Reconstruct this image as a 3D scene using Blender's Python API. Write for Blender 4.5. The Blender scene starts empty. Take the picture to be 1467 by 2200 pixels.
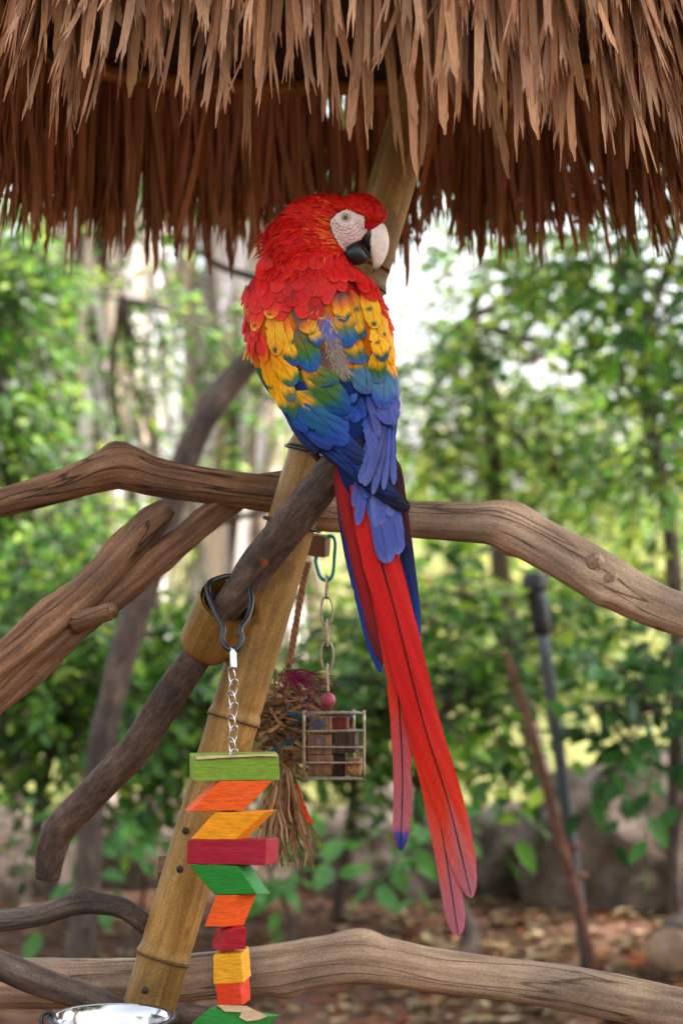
import bpy, bmesh, math, random
import numpy as np
from mathutils import Vector, Matrix, noise as mnoise
from mathutils.bvhtree import BVHTree

# ------------------------------------------------------------------ camera, sky, sun, exposure
sc = bpy.context.scene
COL = sc.collection
D0, CZ, F = 2.8, 1.35, 5196.0           # bird distance, camera height, focal length in photo pixels
cam_d = bpy.data.cameras.new('camera'); cam = bpy.data.objects.new('camera', cam_d); COL.objects.link(cam)
cam.location = (0, -D0, CZ); cam.rotation_euler = (math.radians(90), 0, 0)
cam_d.lens = 85; cam_d.sensor_width = 36; cam_d.sensor_fit = 'AUTO'
cam_d.clip_start = 0.05; cam_d.clip_end = 500
cam_d.dof.use_dof = True; cam_d.dof.focus_distance = 2.75; cam_d.dof.aperture_fstop = 5.6
sc.camera = cam

SUN_EL, SUN_AZ = math.radians(55), math.radians(98)     # azimuth from -Y (behind the camera) towards +X
w = bpy.data.worlds.new('World'); sc.world = w; w.use_nodes = True
nt = w.node_tree; nt.nodes.clear()
sky = nt.nodes.new('ShaderNodeTexSky'); sky.sky_type = 'NISHITA'; sky.sun_disc = False
sky.sun_elevation = SUN_EL; sky.sun_rotation = math.pi - SUN_AZ
sky.air_density = 1.0; sky.dust_density = 3.0; sky.ozone_density = 0.6
bgn = nt.nodes.new('ShaderNodeBackground'); bgn.inputs['Strength'].default_value = 0.15
won = nt.nodes.new('ShaderNodeOutputWorld')
hs = nt.nodes.new('ShaderNodeHueSaturation'); hs.inputs['Saturation'].default_value = 0.35
nt.links.new(sky.outputs[0], hs.inputs['Color']); nt.links.new(hs.outputs[0], bgn.inputs[0]); nt.links.new(bgn.outputs[0], won.inputs[0])
sd = bpy.data.lights.new('sun', 'SUN'); sd.energy = 3.2; sd.angle = math.radians(8); sd.color = (1.0, 0.95, 0.88)
sun = bpy.data.objects.new('sun', sd); COL.objects.link(sun)
sdir = Vector((math.cos(SUN_EL) * math.sin(SUN_AZ), -math.cos(SUN_EL) * math.cos(SUN_AZ), math.sin(SUN_EL)))
sun.rotation_euler = sdir.to_track_quat('Z', 'Y').to_euler()
vs = sc.view_settings
vs.view_transform = 'Standard'; vs.look = 'None'; vs.gamma = 1.0; vs.exposure = 2.12; vs.use_curve_mapping = False
sc.cycles.use_denoising = True
sc.cycles.max_bounces = 6; sc.cycles.transparent_max_bounces = 8

# ------------------------------------------------------------------ helpers
random.seed(7); R = np.random.default_rng(7)
MM = D0 / F                              # metres per photo pixel at the bird

def P(px, py, y=0.0):
    d = y + D0
    return Vector(((px - 733.5) / F * d, y, CZ - (py - 1100) / F * d))

def to_px(p):
    d = p[1] + D0; return (p[0] * F / d + 733.5, 1100 - (p[2] - CZ) * F / d)

def G(px, py):                           # a pixel on the flat ground
    d = CZ * F / (py - 1100)
    return P(px, py, d - D0)

def hexc(h):
    h = h.lstrip('#')
    c = [int(h[i:i + 2], 16) / 255 for i in (0, 2, 4)]
    return tuple((x / 12.92 if x <= 0.04045 else ((x + 0.055) / 1.055) ** 2.4) for x in c)

def setp(o, label=None, cat=None, group=None, kind=None):
    if label: o['label'] = label
    if cat: o['category'] = cat
    if group: o['group'] = group
    if kind: o['kind'] = kind
    return o

def empty(name, loc, label=None, cat=None, group=None):
    o = bpy.data.objects.new(name, None); COL.objects.link(o); o.location = loc
    o.empty_display_size = 0.05
    setp(o, label, cat, group)
    return o

def mk_mesh(name, v, f, mat=None, smooth=True, col=None, vec=None):
    me = bpy.data.meshes.new(name)
    me.from_pydata([tuple(p) for p in v], [], [tuple(q) for q in f])
    if mat: me.materials.append(mat)
    if smooth: me.polygons.foreach_set('use_smooth', [True] * len(me.polygons))
    n = len(me.vertices)
    if col is not None:
        a = me.attributes.new('Col', 'FLOAT_COLOR', 'POINT')
        c = np.ones((n, 4), np.float32); c[:, :3] = np.asarray(col, np.float32).reshape(n, 3)
        a.data.foreach_set('color', c.ravel())
    if vec is not None:
        for k, arr in vec.items():
            a = me.attributes.new(k, 'FLOAT_VECTOR', 'POINT')
            a.data.foreach_set('vector', np.asarray(arr, np.float32).reshape(n, 3).ravel())
    me.update()
    return me

def link(name, me, parent=None):
    o = bpy.data.objects.new(name, me); COL.objects.link(o)
    if parent is not None:
        o.parent = parent
        if parent.type == 'EMPTY': o.matrix_parent_inverse = Matrix.Translation(-parent.location)   # meshes are built in world metres
    return o

def mobj(name, v, f, mat, parent=None, **k):
    return link(name, mk_mesh(name, v, f, mat, **k), parent)

def cat_rom(pts, sub):
    pts = [np.asarray(p, float) for p in pts]
    if len(pts) == 2: return np.array([pts[0] + (pts[1] - pts[0]) * i / sub for i in range(sub + 1)])
    out = []
    for i in range(len(pts) - 1):
        p0 = pts[i - 1] if i > 0 else 2 * pts[0] - pts[1]
        p1, p2 = pts[i], pts[i + 1]
        p3 = pts[i + 2] if i + 2 < len(pts) else 2 * pts[-1] - pts[-2]
        for k in range(sub):
            t = k / sub
            out.append(0.5 * ((2 * p1) + (-p0 + p2) * t + (2 * p0 - 5 * p1 + 4 * p2 - p3) * t * t + (-p0 + 3 * p1 - 3 * p2 + p3) * t ** 3))
    out.append(pts[-1])
    return np.array(out)

def tube_data(path, radii, n=16, sub=6, amp=0.0, freq=8.0, seed=0.0, knots=(), cap=True, lobes=0.0, groove=None):
    """path of points with a radius each -> verts, faces, grain vectors"""
    q = cat_rom([(*p, r) for p, r in zip(path, radii)], sub)
    C, r = q[:, :3], np.maximum(q[:, 3], 1e-4)
    T = np.gradient(C, axis=0); T /= np.linalg.norm(T, axis=1)[:, None] + 1e-12
    s = np.concatenate([[0], np.cumsum(np.linalg.norm(np.diff(C, axis=0), axis=1))])
    ref = np.array([0, -1, 0.0]) if abs(T[0][1]) < 0.9 else np.array([0, 0, 1.0])
    u = ref - T[0] * ref.dot(T[0]); u /= np.linalg.norm(u)
    V, Gv, Fc = [], [], []
    m = len(C)
    for i in range(m):
        u = u - T[i] * u.dot(T[i]); u /= np.linalg.norm(u)
        b = np.cross(T[i], u)
        for j in range(n):
            th = 2 * math.pi * j / n
            cx, sx = math.cos(th), math.sin(th)
            k = 1.0
            if amp:
                k += amp * mnoise.noise(Vector((cx * 1.2 + seed, sx * 1.2, s[i] * freq)))
                k += amp * 0.5 * mnoise.noise(Vector((cx * 3 + seed, sx * 3, s[i] * freq * 3)))
            if lobes: k += lobes * math.cos(3 * th + seed + s[i] * 2)
            for (kf, kth, ka, kw) in knots:
                ds = (s[i] - kf * s[-1]) / kw
                dt = ((th - kth + math.pi) % (2 * math.pi) - math.pi) * r[i] / kw
                k += ka * math.exp(-(ds * ds + dt * dt))
            if groove:
                gth, gw, gd, g0, g1 = groove
                f = s[i] / s[-1]
                if g0 < f < g1:
                    dt = ((th - gth + 0.9 * mnoise.noise(Vector((0, 3.1, s[i] * 6))) + math.pi) % (2 * math.pi) - math.pi) / gw
                    k -= gd * math.exp(-dt * dt) * min(1, (f - g0) * 6, (g1 - f) * 6)
            V.append(C[i] + (u * cx + b * sx) * r[i] * k)
            Gv.append((cx * r[i] + seed, sx * r[i], s[i]))
    for i in range(m - 1):
        for j in range(n):
            a, b2 = i * n + j, i * n + (j + 1) % n
            Fc.append((a, b2, b2 + n, a + n))
    if cap:
        for e, i in ((0, 0), (1, m - 1)):
            V.append(C[i] + T[i] * (0.12 * r[i] if e else -0.12 * r[i])); Gv.append((seed, 0, s[i]))
            c = len(V) - 1
            for j in range(n):
                a, b2 = i * n + j, i * n + (j + 1) % n
                Fc.append((c, a, b2) if e else (c, b2, a))
    return V, Fc, Gv

def tube(name, path, radii, mat, parent=None, col=None, **k):
    v, f, g = tube_data(path, radii, **k)
    return mobj(name, v, f, mat, parent, vec={'grain': g}, col=None if col is None else [col] * len(v))

class MB:
    def __init__(s): s.v, s.f, s.c, s.g = [], [], [], []
    def add(s, v, f, col=(1, 1, 1), g=None):
        b = len(s.v); s.v.extend(v); s.f.extend([tuple(i + b for i in q) for q in f])
        c = np.asarray(col, float)
        s.c.extend([tuple(c)] * len(v) if c.ndim == 1 else [tuple(x) for x in c])
        s.g.extend(g if g is not None else [tuple(p) for p in v])
    def tube(s, path, radii, col=(1, 1, 1), **k):
        v, f, g = tube_data(path, radii, **k); s.add(v, f, col, g)
    def build(s, name, mat, parent=None, smooth=True):
        return mobj(name, s.v, s.f, mat, parent, smooth=smooth, col=s.c, vec={'grain': s.g})

def ring_data(center, ax1, ax2, r1, r2, tr, n=28, m=8):
    """closed oval ring of wire"""
    V, Fc = [], []
    a1, a2 = np.asarray(ax1, float), np.asarray(ax2, float); nn = np.cross(a1, a2); c = np.asarray(center, float)
    for i in range(n):
        t = 2 * math.pi * i / n
        p = c + a1 * r1 * math.cos(t) + a2 * r2 * math.sin(t)
        o = a1 * math.cos(t) * r2 + a2 * math.sin(t) * r1; o /= np.linalg.norm(o)
        for j in range(m):
            q = 2 * math.pi * j / m
            V.append(p + (o * math.cos(q) + nn * math.sin(q)) * tr)
    for i in range(n):
        for j in range(m):
            Fc.append((i * m + j, i * m + (j + 1) % m, ((i + 1) % n) * m + (j + 1) % m, ((i + 1) % n) * m + j))
    return V, Fc

# ------------------------------------------------------------------ materials
def new_mat(name):
    m = bpy.data.materials.new(name); m.use_nodes = True
    t = m.node_tree; return m, t, t.nodes['Principled BSDF']

def N(t, typ, **k):
    n = t.nodes.new(typ)
    for a, b in k.items():
        if a in n.inputs.keys(): n.inputs[a].default_value = b
        else: setattr(n, a, b)
    return n

def ramp(t, stops, interp='LINEAR'):
    n = t.nodes.new('ShaderNodeValToRGB'); cr = n.color_ramp; cr.interpolation = interp
    while len(cr.elements) < len(stops): cr.elements.new(0.5)
    for e, (p, c) in zip(cr.elements, stops):
        e.position = p; e.color = (*c, 1) if len(c) == 3 else c
    return n

def mixc(t, fac, a, b, mode='MIX'):
    n = t.nodes.new('ShaderNodeMix'); n.data_type = 'RGBA'; n.blend_type = mode
    for k, x in ((0, fac), (6, a), (7, b)):
        if hasattr(x, 'node'): t.links.new(x, n.inputs[k])
        elif isinstance(x, (int, float)): n.inputs[k].default_value = x
        else: n.inputs[k].default_value = (*x, 1)
    return n.outputs[2]

def vscale(t, src, s):
    n = N(t, 'ShaderNodeMapping'); n.inputs['Scale'].default_value = s; t.links.new(src, n.inputs[0]); return n.outputs[0]

def bump(t, b, src, strength=0.4, dist=0.002):
    n = N(t, 'ShaderNodeBump', Strength=strength, Distance=dist); t.links.new(src, n.inputs['Height']); t.links.new(n.outputs[0], b.inputs['Normal'])

def wood_mat(name, c1, c2, c3, crack=0.5, rough=0.75, gs=60, spots=None, st=0.07):
    m, t, b = new_mat(name)
    at = N(t, 'ShaderNodeAttribute', attribute_name='grain')
    v = vscale(t, at.outputs['Vector'], (gs, gs, gs * st))
    n1 = N(t, 'ShaderNodeTexNoise', Scale=1.6, Detail=6, Roughness=0.65); t.links.new(v, n1.inputs['Vector'])
    r1 = ramp(t, [(0.3, c1), (0.52, c2), (0.72, c3)]); t.links.new(n1.outputs[0], r1.inputs[0])
    n2 = N(t, 'ShaderNodeTexNoise', Scale=9, Detail=4); t.links.new(at.outputs['Vector'], n2.inputs['Vector'])
    r2 = ramp(t, [(0.35, (0.55, 0.55, 0.55)), (0.65, (1.15, 1.1, 1.05))]); t.links.new(n2.outputs[0], r2.inputs[0])
    c = mixc(t, 1.0, r1.outputs[0], r2.outputs[0], 'MULTIPLY')
    v3 = vscale(t, at.outputs['Vector'], (gs * 0.55, gs * 0.55, gs * 0.03))
    n3 = N(t, 'ShaderNodeTexNoise', Scale=1.0, Detail=3, Distortion=0.15); t.links.new(v3, n3.inputs['Vector'])
    r3 = ramp(t, [(0.485, (0, 0, 0)), (0.5, (1, 1, 1)), (0.515, (0, 0, 0))]); t.links.new(n3.outputs[0], r3.inputs[0])
    mul = N(t, 'ShaderNodeMath', operation='MULTIPLY'); mul.inputs[1].default_value = crack; t.links.new(r3.outputs[0], mul.inputs[0])
    c = mixc(t, mul.outputs[0], c, tuple(x * 0.16 for x in c1))
    n5 = N(t, 'ShaderNodeTexNoise', Scale=420, Detail=3); t.links.new(at.outputs['Vector'], n5.inputs['Vector'])
    r5 = ramp(t, [(.3, (.74,) * 3), (.7, (1.2,) * 3)]); t.links.new(n5.outputs[0], r5.inputs[0])
    c = mixc(t, 1.0, c, r5.outputs[0], 'MULTIPLY')
    if spots:
        n4 = N(t, 'ShaderNodeTexNoise', Scale=spots[0], Detail=2); t.links.new(at.outputs['Vector'], n4.inputs['Vector'])
        r4 = ramp(t, [(spots[1], (0, 0, 0)), (spots[1] + 0.06, (1, 1, 1))]); t.links.new(n4.outputs[0], r4.inputs[0])
        c = mixc(t, r4.outputs[0], c, spots[2])
    t.links.new(c, b.inputs['Base Color']); b.inputs['Roughness'].default_value = rough; b.inputs['Specular IOR Level'].default_value = 0.25
    s1 = N(t, 'ShaderNodeMath', operation='SUBTRACT'); t.links.new(n1.outputs[0], s1.inputs[0]); t.links.new(mul.outputs[0], s1.inputs[1])
    bump(t, b, s1.outputs[0], 0.75, 0.0018)
    return m

def plain_mat(name, c, rough=0.5, metal=0.0, var=0.15, scale=60, spec=0.4, bmp=0.2):
    m, t, b = new_mat(name)
    tc = N(t, 'ShaderNodeTexCoord')
    n1 = N(t, 'ShaderNodeTexNoise', Scale=scale, Detail=4); t.links.new(tc.outputs['Object'], n1.inputs['Vector'])
    r1 = ramp(t, [(0.3, tuple(x * (1 - var) for x in c)), (0.7, tuple(min(1, x * (1 + var)) for x in c))]); t.links.new(n1.outputs[0], r1.inputs[0])
    t.links.new(r1.outputs[0], b.inputs['Base Color'])
    b.inputs['Roughness'].default_value = rough; b.inputs['Metallic'].default_value = metal; b.inputs['Specular IOR Level'].default_value = spec
    if bmp: bump(t, b, n1.outputs[0], bmp, 0.001)
    return m

def col_mat(name, rough=0.6, trans=0.0, var=0.25, scale=40, spec=0.3, stretch=None, objrand=0.0, bmp=0.0):
    """base colour from the piece's own colour attribute with a procedural grain"""
    m, t, b = new_mat(name)
    at = N(t, 'ShaderNodeAttribute', attribute_name='Col')
    if stretch:
        g = N(t, 'ShaderNodeAttribute', attribute_name='grain'); v = vscale(t, g.outputs['Vector'], stretch)
    else:
        v = N(t, 'ShaderNodeTexCoord').outputs['Object']
    n1 = N(t, 'ShaderNodeTexNoise', Scale=scale, Detail=4); t.links.new(v, n1.inputs['Vector'])
    r1 = ramp(t, [(0.25, (1 - var,) * 3), (0.75, (1 + var,) * 3)]); t.links.new(n1.outputs[0], r1.inputs[0])
    c = mixc(t, 1.0, at.outputs['Color'], r1.outputs[0], 'MULTIPLY')
    if objrand:
        oi = N(t, 'ShaderNodeObjectInfo')
        r2 = ramp(t, [(0, (1 - objrand,) * 3), (1, (1 + objrand,) * 3)]); t.links.new(oi.outputs['Random'], r2.inputs[0])
        c = mixc(t, 1.0, c, r2.outputs[0], 'MULTIPLY')
    t.links.new(c, b.inputs['Base Color']); b.inputs['Roughness'].default_value = rough; b.inputs['Specular IOR Level'].default_value = spec
    if bmp: bump(t, b, n1.outputs[0], bmp, 0.001)
    if trans:
        tr = N(t, 'ShaderNodeBsdfTranslucent'); t.links.new(c, tr.inputs['Color'])
        mx = N(t, 'ShaderNodeMixShader'); mx.inputs[0].default_value = trans
        t.links.new(b.outputs[0], mx.inputs[1]); t.links.new(tr.outputs[0], mx.inputs[2])
        t.links.new(mx.outputs[0], t.nodes['Material Output'].inputs['Surface'])
    return m

def feather_mat():
    m, t, b = new_mat('feather')
    at = N(t, 'ShaderNodeAttribute', attribute_name='Col')
    fu = N(t, 'ShaderNodeAttribute', attribute_name='fuv')        # x: -1..1 across, y: metres along, z: metres across
    sp = N(t, 'ShaderNodeSeparateXYZ'); t.links.new(fu.outputs['Vector'], sp.inputs[0])
    ab = N(t, 'ShaderNodeMath', operation='ABSOLUTE'); t.links.new(sp.outputs['Z'], ab.inputs[0])
    ma = N(t, 'ShaderNodeMath', operation='MULTIPLY_ADD'); ma.inputs[1].default_value = -1.5
    t.links.new(ab.outputs[0], ma.inputs[0]); t.links.new(sp.outputs['Y'], ma.inputs[2])
    oi = N(t, 'ShaderNodeObjectInfo')
    cb = N(t, 'ShaderNodeCombineXYZ'); t.links.new(ma.outputs[0], cb.inputs[0]); t.links.new(ab.outputs[0], cb.inputs[1]); t.links.new(oi.outputs['Random'], cb.inputs[2])
    v = vscale(t, cb.outputs[0], (1500, 60, 40))
    n1 = N(t, 'ShaderNodeTexNoise', Scale=1.0, Detail=3, Roughness=0.6); t.links.new(v, n1.inputs['Vector'])
    r1 = ramp(t, [(0.3, (0.6,) * 3), (0.7, (1.22,) * 3)]); t.links.new(n1.outputs[0], r1.inputs[0])
    c = mixc(t, 1.0, at.outputs['Color'], r1.outputs[0], 'MULTIPLY')
    ax = N(t, 'ShaderNodeMath', operation='ABSOLUTE'); t.links.new(sp.outputs['X'], ax.inputs[0])
    r2 = ramp(t, [(0.025, (1, 1, 1)), (0.07, (0, 0, 0))]); t.links.new(ax.outputs[0], r2.inputs[0])
    mf = N(t, 'ShaderNodeMath', operation='MULTIPLY'); mf.inputs[1].default_value = 0.6; t.links.new(r2.outputs[0], mf.inputs[0])
    dk = mixc(t, 1.0, c, (0.22, 0.18, 0.2), 'MULTIPLY')
    c = mixc(t, mf.outputs[0], c, dk)
    t.links.new(c, b.inputs['Base Color'])
    b.inputs['Roughness'].default_value = 0.5; b.inputs['Specular IOR Level'].default_value = 0.22
    b.inputs['Sheen Weight'].default_value = 0.12; b.inputs['Sheen Roughness'].default_value = 0.4
    bump(t, b, n1.outputs[0], 0.35, 0.0006)
    return m

M_FEATHER = feather_mat()
M_PLUME = col_mat('plume', rough=0.6, var=0.12, scale=300, spec=0.15)
M_SKIN = col_mat('face_skin', rough=0.6, var=0.08, scale=500, spec=0.25, bmp=0.25)
M_BEAK = col_mat('beak', rough=0.38, var=0.16, scale=130, spec=0.4, bmp=0.22)
M_EYE = col_mat('eye', rough=0.08, var=0.05, scale=400, spec=0.6)
M_THATCH = col_mat('dry_palm_strip', rough=0.8, var=0.3, scale=1.0, spec=0.15, stretch=(500, 500, 16), objrand=0.2, bmp=0.5)
M_LEAF = col_mat('leaf', rough=0.45, var=0.2, scale=25, spec=0.4, trans=0.42)
M_DRYLEAF = col_mat('dry_leaf', rough=0.8, var=0.3, scale=60, spec=0.2, trans=0.1)
M_FIBRE = col_mat('fibre', rough=0.85, var=0.3, scale=120, spec=0.15)
M_WOODP = wood_mat('pale_driftwood', hexc('836a56'), hexc('b2957a'), hexc('ccb096'), crack=0.75)
M_WOODR = wood_mat('weathered_brown_wood', hexc('4d3626'), hexc('825d42'), hexc('a27c5e'), crack=0.9)
M_BARK = wood_mat('dark_bark', hexc('3d2f28'), hexc('5e4a3f'), hexc('7c6455'), crack=0.3, gs=75, st=.4, spots=(26, 0.64, hexc('8a4a22')))
M_BARKG = wood_mat('grey_bark', hexc('40342f'), hexc('63544c'), hexc('85756b'), crack=0.4, gs=45, st=.25)
M_BAMBOO = wood_mat('bamboo', hexc('7e5c2e'), hexc('9c7438'), hexc('b28e52'), crack=0.12, rough=0.5, gs=70, spots=(18, 0.62, hexc('7a5a30')))
M_BLACK = plain_mat('black_metal', (0.012, 0.012, 0.014), rough=0.35, spec=0.5, bmp=0.05)
M_BOLT = plain_mat('rusty_bolt', (0.03, 0.022, 0.018), rough=0.6)
M_STEEL = plain_mat('steel', (0.55, 0.55, 0.56), rough=0.16, metal=1.0, var=0.05, bmp=0.0)
M_OLDST = plain_mat('old_steel', (0.36, 0.29, 0.21), rough=0.42, metal=0.85, var=0.3, scale=200)
M_TEAL = plain_mat('teal_metal', (0.02, 0.27, 0.24), rough=0.3, spec=0.5, metal=0.3)
M_RUST = plain_mat('rust', (0.16, 0.065, 0.04), rough=0.9, var=0.5, scale=40)
M_GREYP = plain_mat('grey_pipe', (0.07, 0.075, 0.08), rough=0.5)
M_PINK = plain_mat('pink_bead', (0.40, 0.06, 0.10), rough=0.5)

# ------------------------------------------------------------------ ground, boulders, litter
def ground_h(x, y):
    h = 0.05 * mnoise.noise(Vector((x * 0.7, y * 0.7, 0))) + 0.02 * mnoise.noise(Vector((x * 3, y * 3, 1)))
    if y > 6.5: h += min(1.0, (y - 6.5) / 4) * 0.12
    return h

def build_ground():
    xs = np.concatenate([[-200, -60, -20, -8], np.linspace(-4, 4, 65), [8, 20, 60, 200]])
    ys = np.concatenate([[-60, -20, -8, -5], np.linspace(-3.5, 12, 110), [16, 25, 50, 120, 400]])
    v = [(x, y, ground_h(x, y) if abs(x) < 9 and -6 < y < 30 else 0.1) for y in ys for x in xs]
    nx = len(xs)
    f = [(j * nx + i, j * nx + i + 1, (j + 1) * nx + i + 1, (j + 1) * nx + i) for j in range(len(ys) - 1) for i in range(nx - 1)]
    m, t, b = new_mat('dry_soil')
    tc = N(t, 'ShaderNodeTexCoord')
    n1 = N(t, 'ShaderNodeTexNoise', Scale=3.0, Detail=8, Roughness=0.7); t.links.new(tc.outputs['Object'], n1.inputs['Vector'])
    r1 = ramp(t, [(0.3, hexc('432f25')), (0.5, hexc('65493b')), (0.7, hexc('80604e'))]); t.links.new(n1.outputs[0], r1.inputs[0])
    sp = N(t, 'ShaderNodeSeparateXYZ'); t.links.new(tc.outputs['Object'], sp.inputs[0])
    mr = N(t, 'ShaderNodeMapRange'); mr.inputs[1].default_value = 6.6; mr.inputs[2].default_value = 8.0; t.links.new(sp.outputs['Y'], mr.inputs[0])
    n2 = N(t, 'ShaderNodeTexNoise', Scale=1.3, Detail=6); t.links.new(tc.outputs['Object'], n2.inputs['Vector'])
    r2 = ramp(t, [(0.35, hexc('5a5e30')), (0.6, hexc('7c7a48')), (0.75, hexc('948a64'))]); t.links.new(n2.outputs[0], r2.inputs[0])
    t.links.new(mixc(t, mr.outputs[0], r1.outputs[0], r2.outputs[0]), b.inputs['Base Color'])
    b.inputs['Roughness'].default_value = 0.95; b.inputs['Specular IOR Level'].default_value = 0.1
    bump(t, b, n1.outputs[0], 0.8, 0.02)
    setp(mobj('ground', v, f, m), kind='structure', label='reddish dry soil ground')
build_ground()

def rock_mat():
    m, t, b = new_mat('rock')
    tc = N(t, 'ShaderNodeTexCoord')
    n1 = N(t, 'ShaderNodeTexNoise', Scale=5, Detail=10, Roughness=0.7); t.links.new(tc.outputs['Object'], n1.inputs['Vector'])
    r1 = ramp(t, [(0.3, hexc('40342c')), (0.5, hexc('736359')), (0.72, hexc('a09086'))]); t.links.new(n1.outputs[0], r1.inputs[0])
    t.links.new(r1.outputs[0], b.inputs['Base Color']); b.inputs['Roughness'].default_value = 0.9; b.inputs['Specular IOR Level'].default_value = 0.2
    bump(t, b, n1.outputs[0], 1.0, 0.03)
    return m
M_ROCK = rock_mat()

def boulder(px0, px1, ptop, dist, depth, label, seed):
    y = dist - D0
    a, b2 = P(px0, 1500, y), P(px1, 1500, y)
    top = P(0, ptop, y).z
    cx, rx = (a.x + b2.x) / 2, (b2.x - a.x) / 2
    bm = bmesh.new(); bmesh.ops.create_icosphere(bm, subdivisions=5, radius=1)
    for v in bm.verts:
        p = v.co.copy()
        sx, sy, sz = [math.copysign(abs(q) ** 0.8, q) for q in p]
        k = 1 + 0.22 * mnoise.noise(p * 1.3 + Vector((seed, 0, 0))) + 0.13 * mnoise.noise(p * 3.1 + Vector((0, seed, 0))) + 0.05 * mnoise.noise(p * 9)
        v.co = Vector((cx + sx * rx * k, y + depth * 0.5 + sy * depth * k, sz * top * k * 0.97))
    for fc in bm.faces: fc.smooth = True
    me = bpy.data.meshes.new('boulder'); bm.to_mesh(me); bm.free(); me.materials.append(M_ROCK)
    o = bpy.data.objects.new('boulder', me); COL.objects.link(o)
    setp(o, label, 'boulder', 'rock edging behind the perch')

boulder(-170, 150, 1770, 8.4, 0.5, 'pale rounded grey boulder under the reed fronds beside the leaning tree trunk', 1.2)
boulder(130, 480, 1720, 8.8, 0.5, 'brown rough boulder behind the bamboo pole foot', 5.1)
boulder(430, 760, 1745, 8.9, 0.5, 'low brown boulder behind the colourful block toy', 8.7)
boulder(690, 1010, 1710, 8.6, 0.5, 'dark brown boulder behind the red tail feathers', 3.3)
boulder(960, 1270, 1745, 8.7, 0.5, 'low brown boulder behind the rusty rod', 6.4)
boulder(1150, 1720, 1610, 8.2, 0.6, 'tallest dark grey boulder beside the black capped stake', 9.9)

def litter():
    mb = MB()
    cols = [hexc(c) for c in ('8a6a48', 'a88a62', '6b4b34', 'c0a582', '94603a', '7b6a4c', 'c9b48a', 'a0522d')]
    def one(x, y, L, z=0.0, flat=False):
        a = R.uniform(0, 6.283); wd = L * R.uniform(0.35, 0.6); cu = R.uniform(-0.2, 0.35) * L
        tilt = R.uniform(-0.5, 0.5)
        loc = [(0, 0, 0), (0.35 * L, -wd / 2, cu * .6), (0.7 * L, -wd / 2 * .8, cu * .7), (L, 0, cu), (0.7 * L, wd / 2 * .8, cu * .7), (0.35 * L, wd / 2, cu * .6), (0.5 * L, 0, 0)]
        v = []
        for lx, ly, lz in loc:
            v.append((x + lx * math.cos(a) - ly * math.sin(a), y + lx * math.sin(a) + ly * math.cos(a), ground_h(x, y) + 0.008 + z + abs(lz) + abs(ly * tilt) * 0.6))
        mb.add(v, [(0, 1, 6), (1, 2, 6), (2, 3, 6), (3, 4, 6), (4, 5, 6), (5, 0, 6)], np.array(cols[R.integers(len(cols))]) * R.uniform(0.35, .95))
    for _ in range(5200):
        y = R.uniform(2.8, 6.1); d = y + D0
        x = R.uniform(-0.2, 0.2) * d
        if x < 0.02 * d and R.random() < 0.62: continue
        one(x, y, R.uniform(0.03, 0.085))
    setp(mb.build('leaf_litter', M_DRYLEAF), 'dry brown fallen leaves scattered over the soil', 'leaf litter', kind='stuff')
litter()

def cut_log():
    t = empty('cut_log', P(1440, 2080, 3.9), 'short cut log lying on the soil, pale round sawn end showing', 'log')
    c = P(1440, 2040, 3.9); r = 0.07
    tube('bark', [c, c + Vector((0.12, 0.35, 0.0)), c + Vector((0.3, 0.7, 0))], [r, r, r], M_BARKG, t, amp=0.08, n=24)
    tube('sawn_end', [c + Vector((-0.006, -0.016, 0)), c + Vector((0.002, 0.004, 0))], [r * 0.9, r * 0.9], M_WOODP, t, amp=0.05, n=24)
cut_log()

# ------------------------------------------------------------------ foliage
GREENS = [hexc(c) for c in ('3d6a1c', '4f8026', '62952c', '2c5220', '84ac38', '5a8634', 'a0b83c', '457224')]
YGREENS = [hexc(c) for c in ('7f9a34', '9aa83f', '6d8c30', 'b3b24c', '5f8430', '8a7f30')]
LEAF_V = np.array([(0, 0, 0), (.28, -.2, .05), (.66, -.21, .05), (1, 0, -.06), (.66, .21, .05), (.28, .2, .05), (.12, 0, 0), (.5, 0, 0.0)])
LEAF_F = [(0, 1, 7), (1, 2, 7), (2, 3, 7), (3, 4, 7), (4, 5, 7), (5, 0, 7)]

def leaf_frames(vols, n_twigs, per, tlen, leaf):
    """twigs through the crown volume with alternate leaves: returns twig segments and leaf (origin, axis, normal, size)"""
    segs, leaves = [], []
    vv = np.array([v[1][0] * v[1][1] * v[1][2] for v in vols]) ** (2 / 3); vv /= vv.sum()
    for _ in range(n_twigs):
        k = R.choice(len(vols), p=vv); c, rad = vols[k]
        q = R.normal(size=3); q /= np.linalg.norm(q); q *= R.uniform(0.15, 1) ** 0.45
        o = np.array(c) + q * np.array(rad)
        dr = q * 0.8 + R.normal(size=3) * 0.6 + np.array([0, 0, -0.15]); dr /= np.linalg.norm(dr)
        L = tlen * R.uniform(0.6, 1.4)
        bend = R.normal(size=3) * 0.25 + np.array([0, 0, -0.35])
        pts = [o + dr * L * s + bend * L * s * s for s in (0, 0.5, 1)]
        segs.append(pts)
        side = np.cross(dr, [0, 0, 1.0]); side /= np.linalg.norm(side) + 1e-9
        m = max(3, int(per * R.uniform(0.6, 1.4)))
        for i in range(m):
            s = (i + 1) / m
            p = o + dr * L * s + bend * L * s * s
            ax = dr * (0.35 + 0.6 * (i == m - 1)) + side * (1 if i % 2 else -1) * R.uniform(0.5, 1.1) + np.array([0, 0, R.uniform(-0.75, 0.3)]) + R.normal(size=3) * 0.2
            ax /= np.linalg.norm(ax)
            nn = np.array([R.normal() * .55, R.normal() * .55 - 0.25, 0.75]); nn -= ax * nn.dot(ax); nn /= np.linalg.norm(nn) + 1e-9
            leaves.append((p, ax, nn, leaf * R.uniform(0.6, 1.25)))
    return segs, leaves

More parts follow.
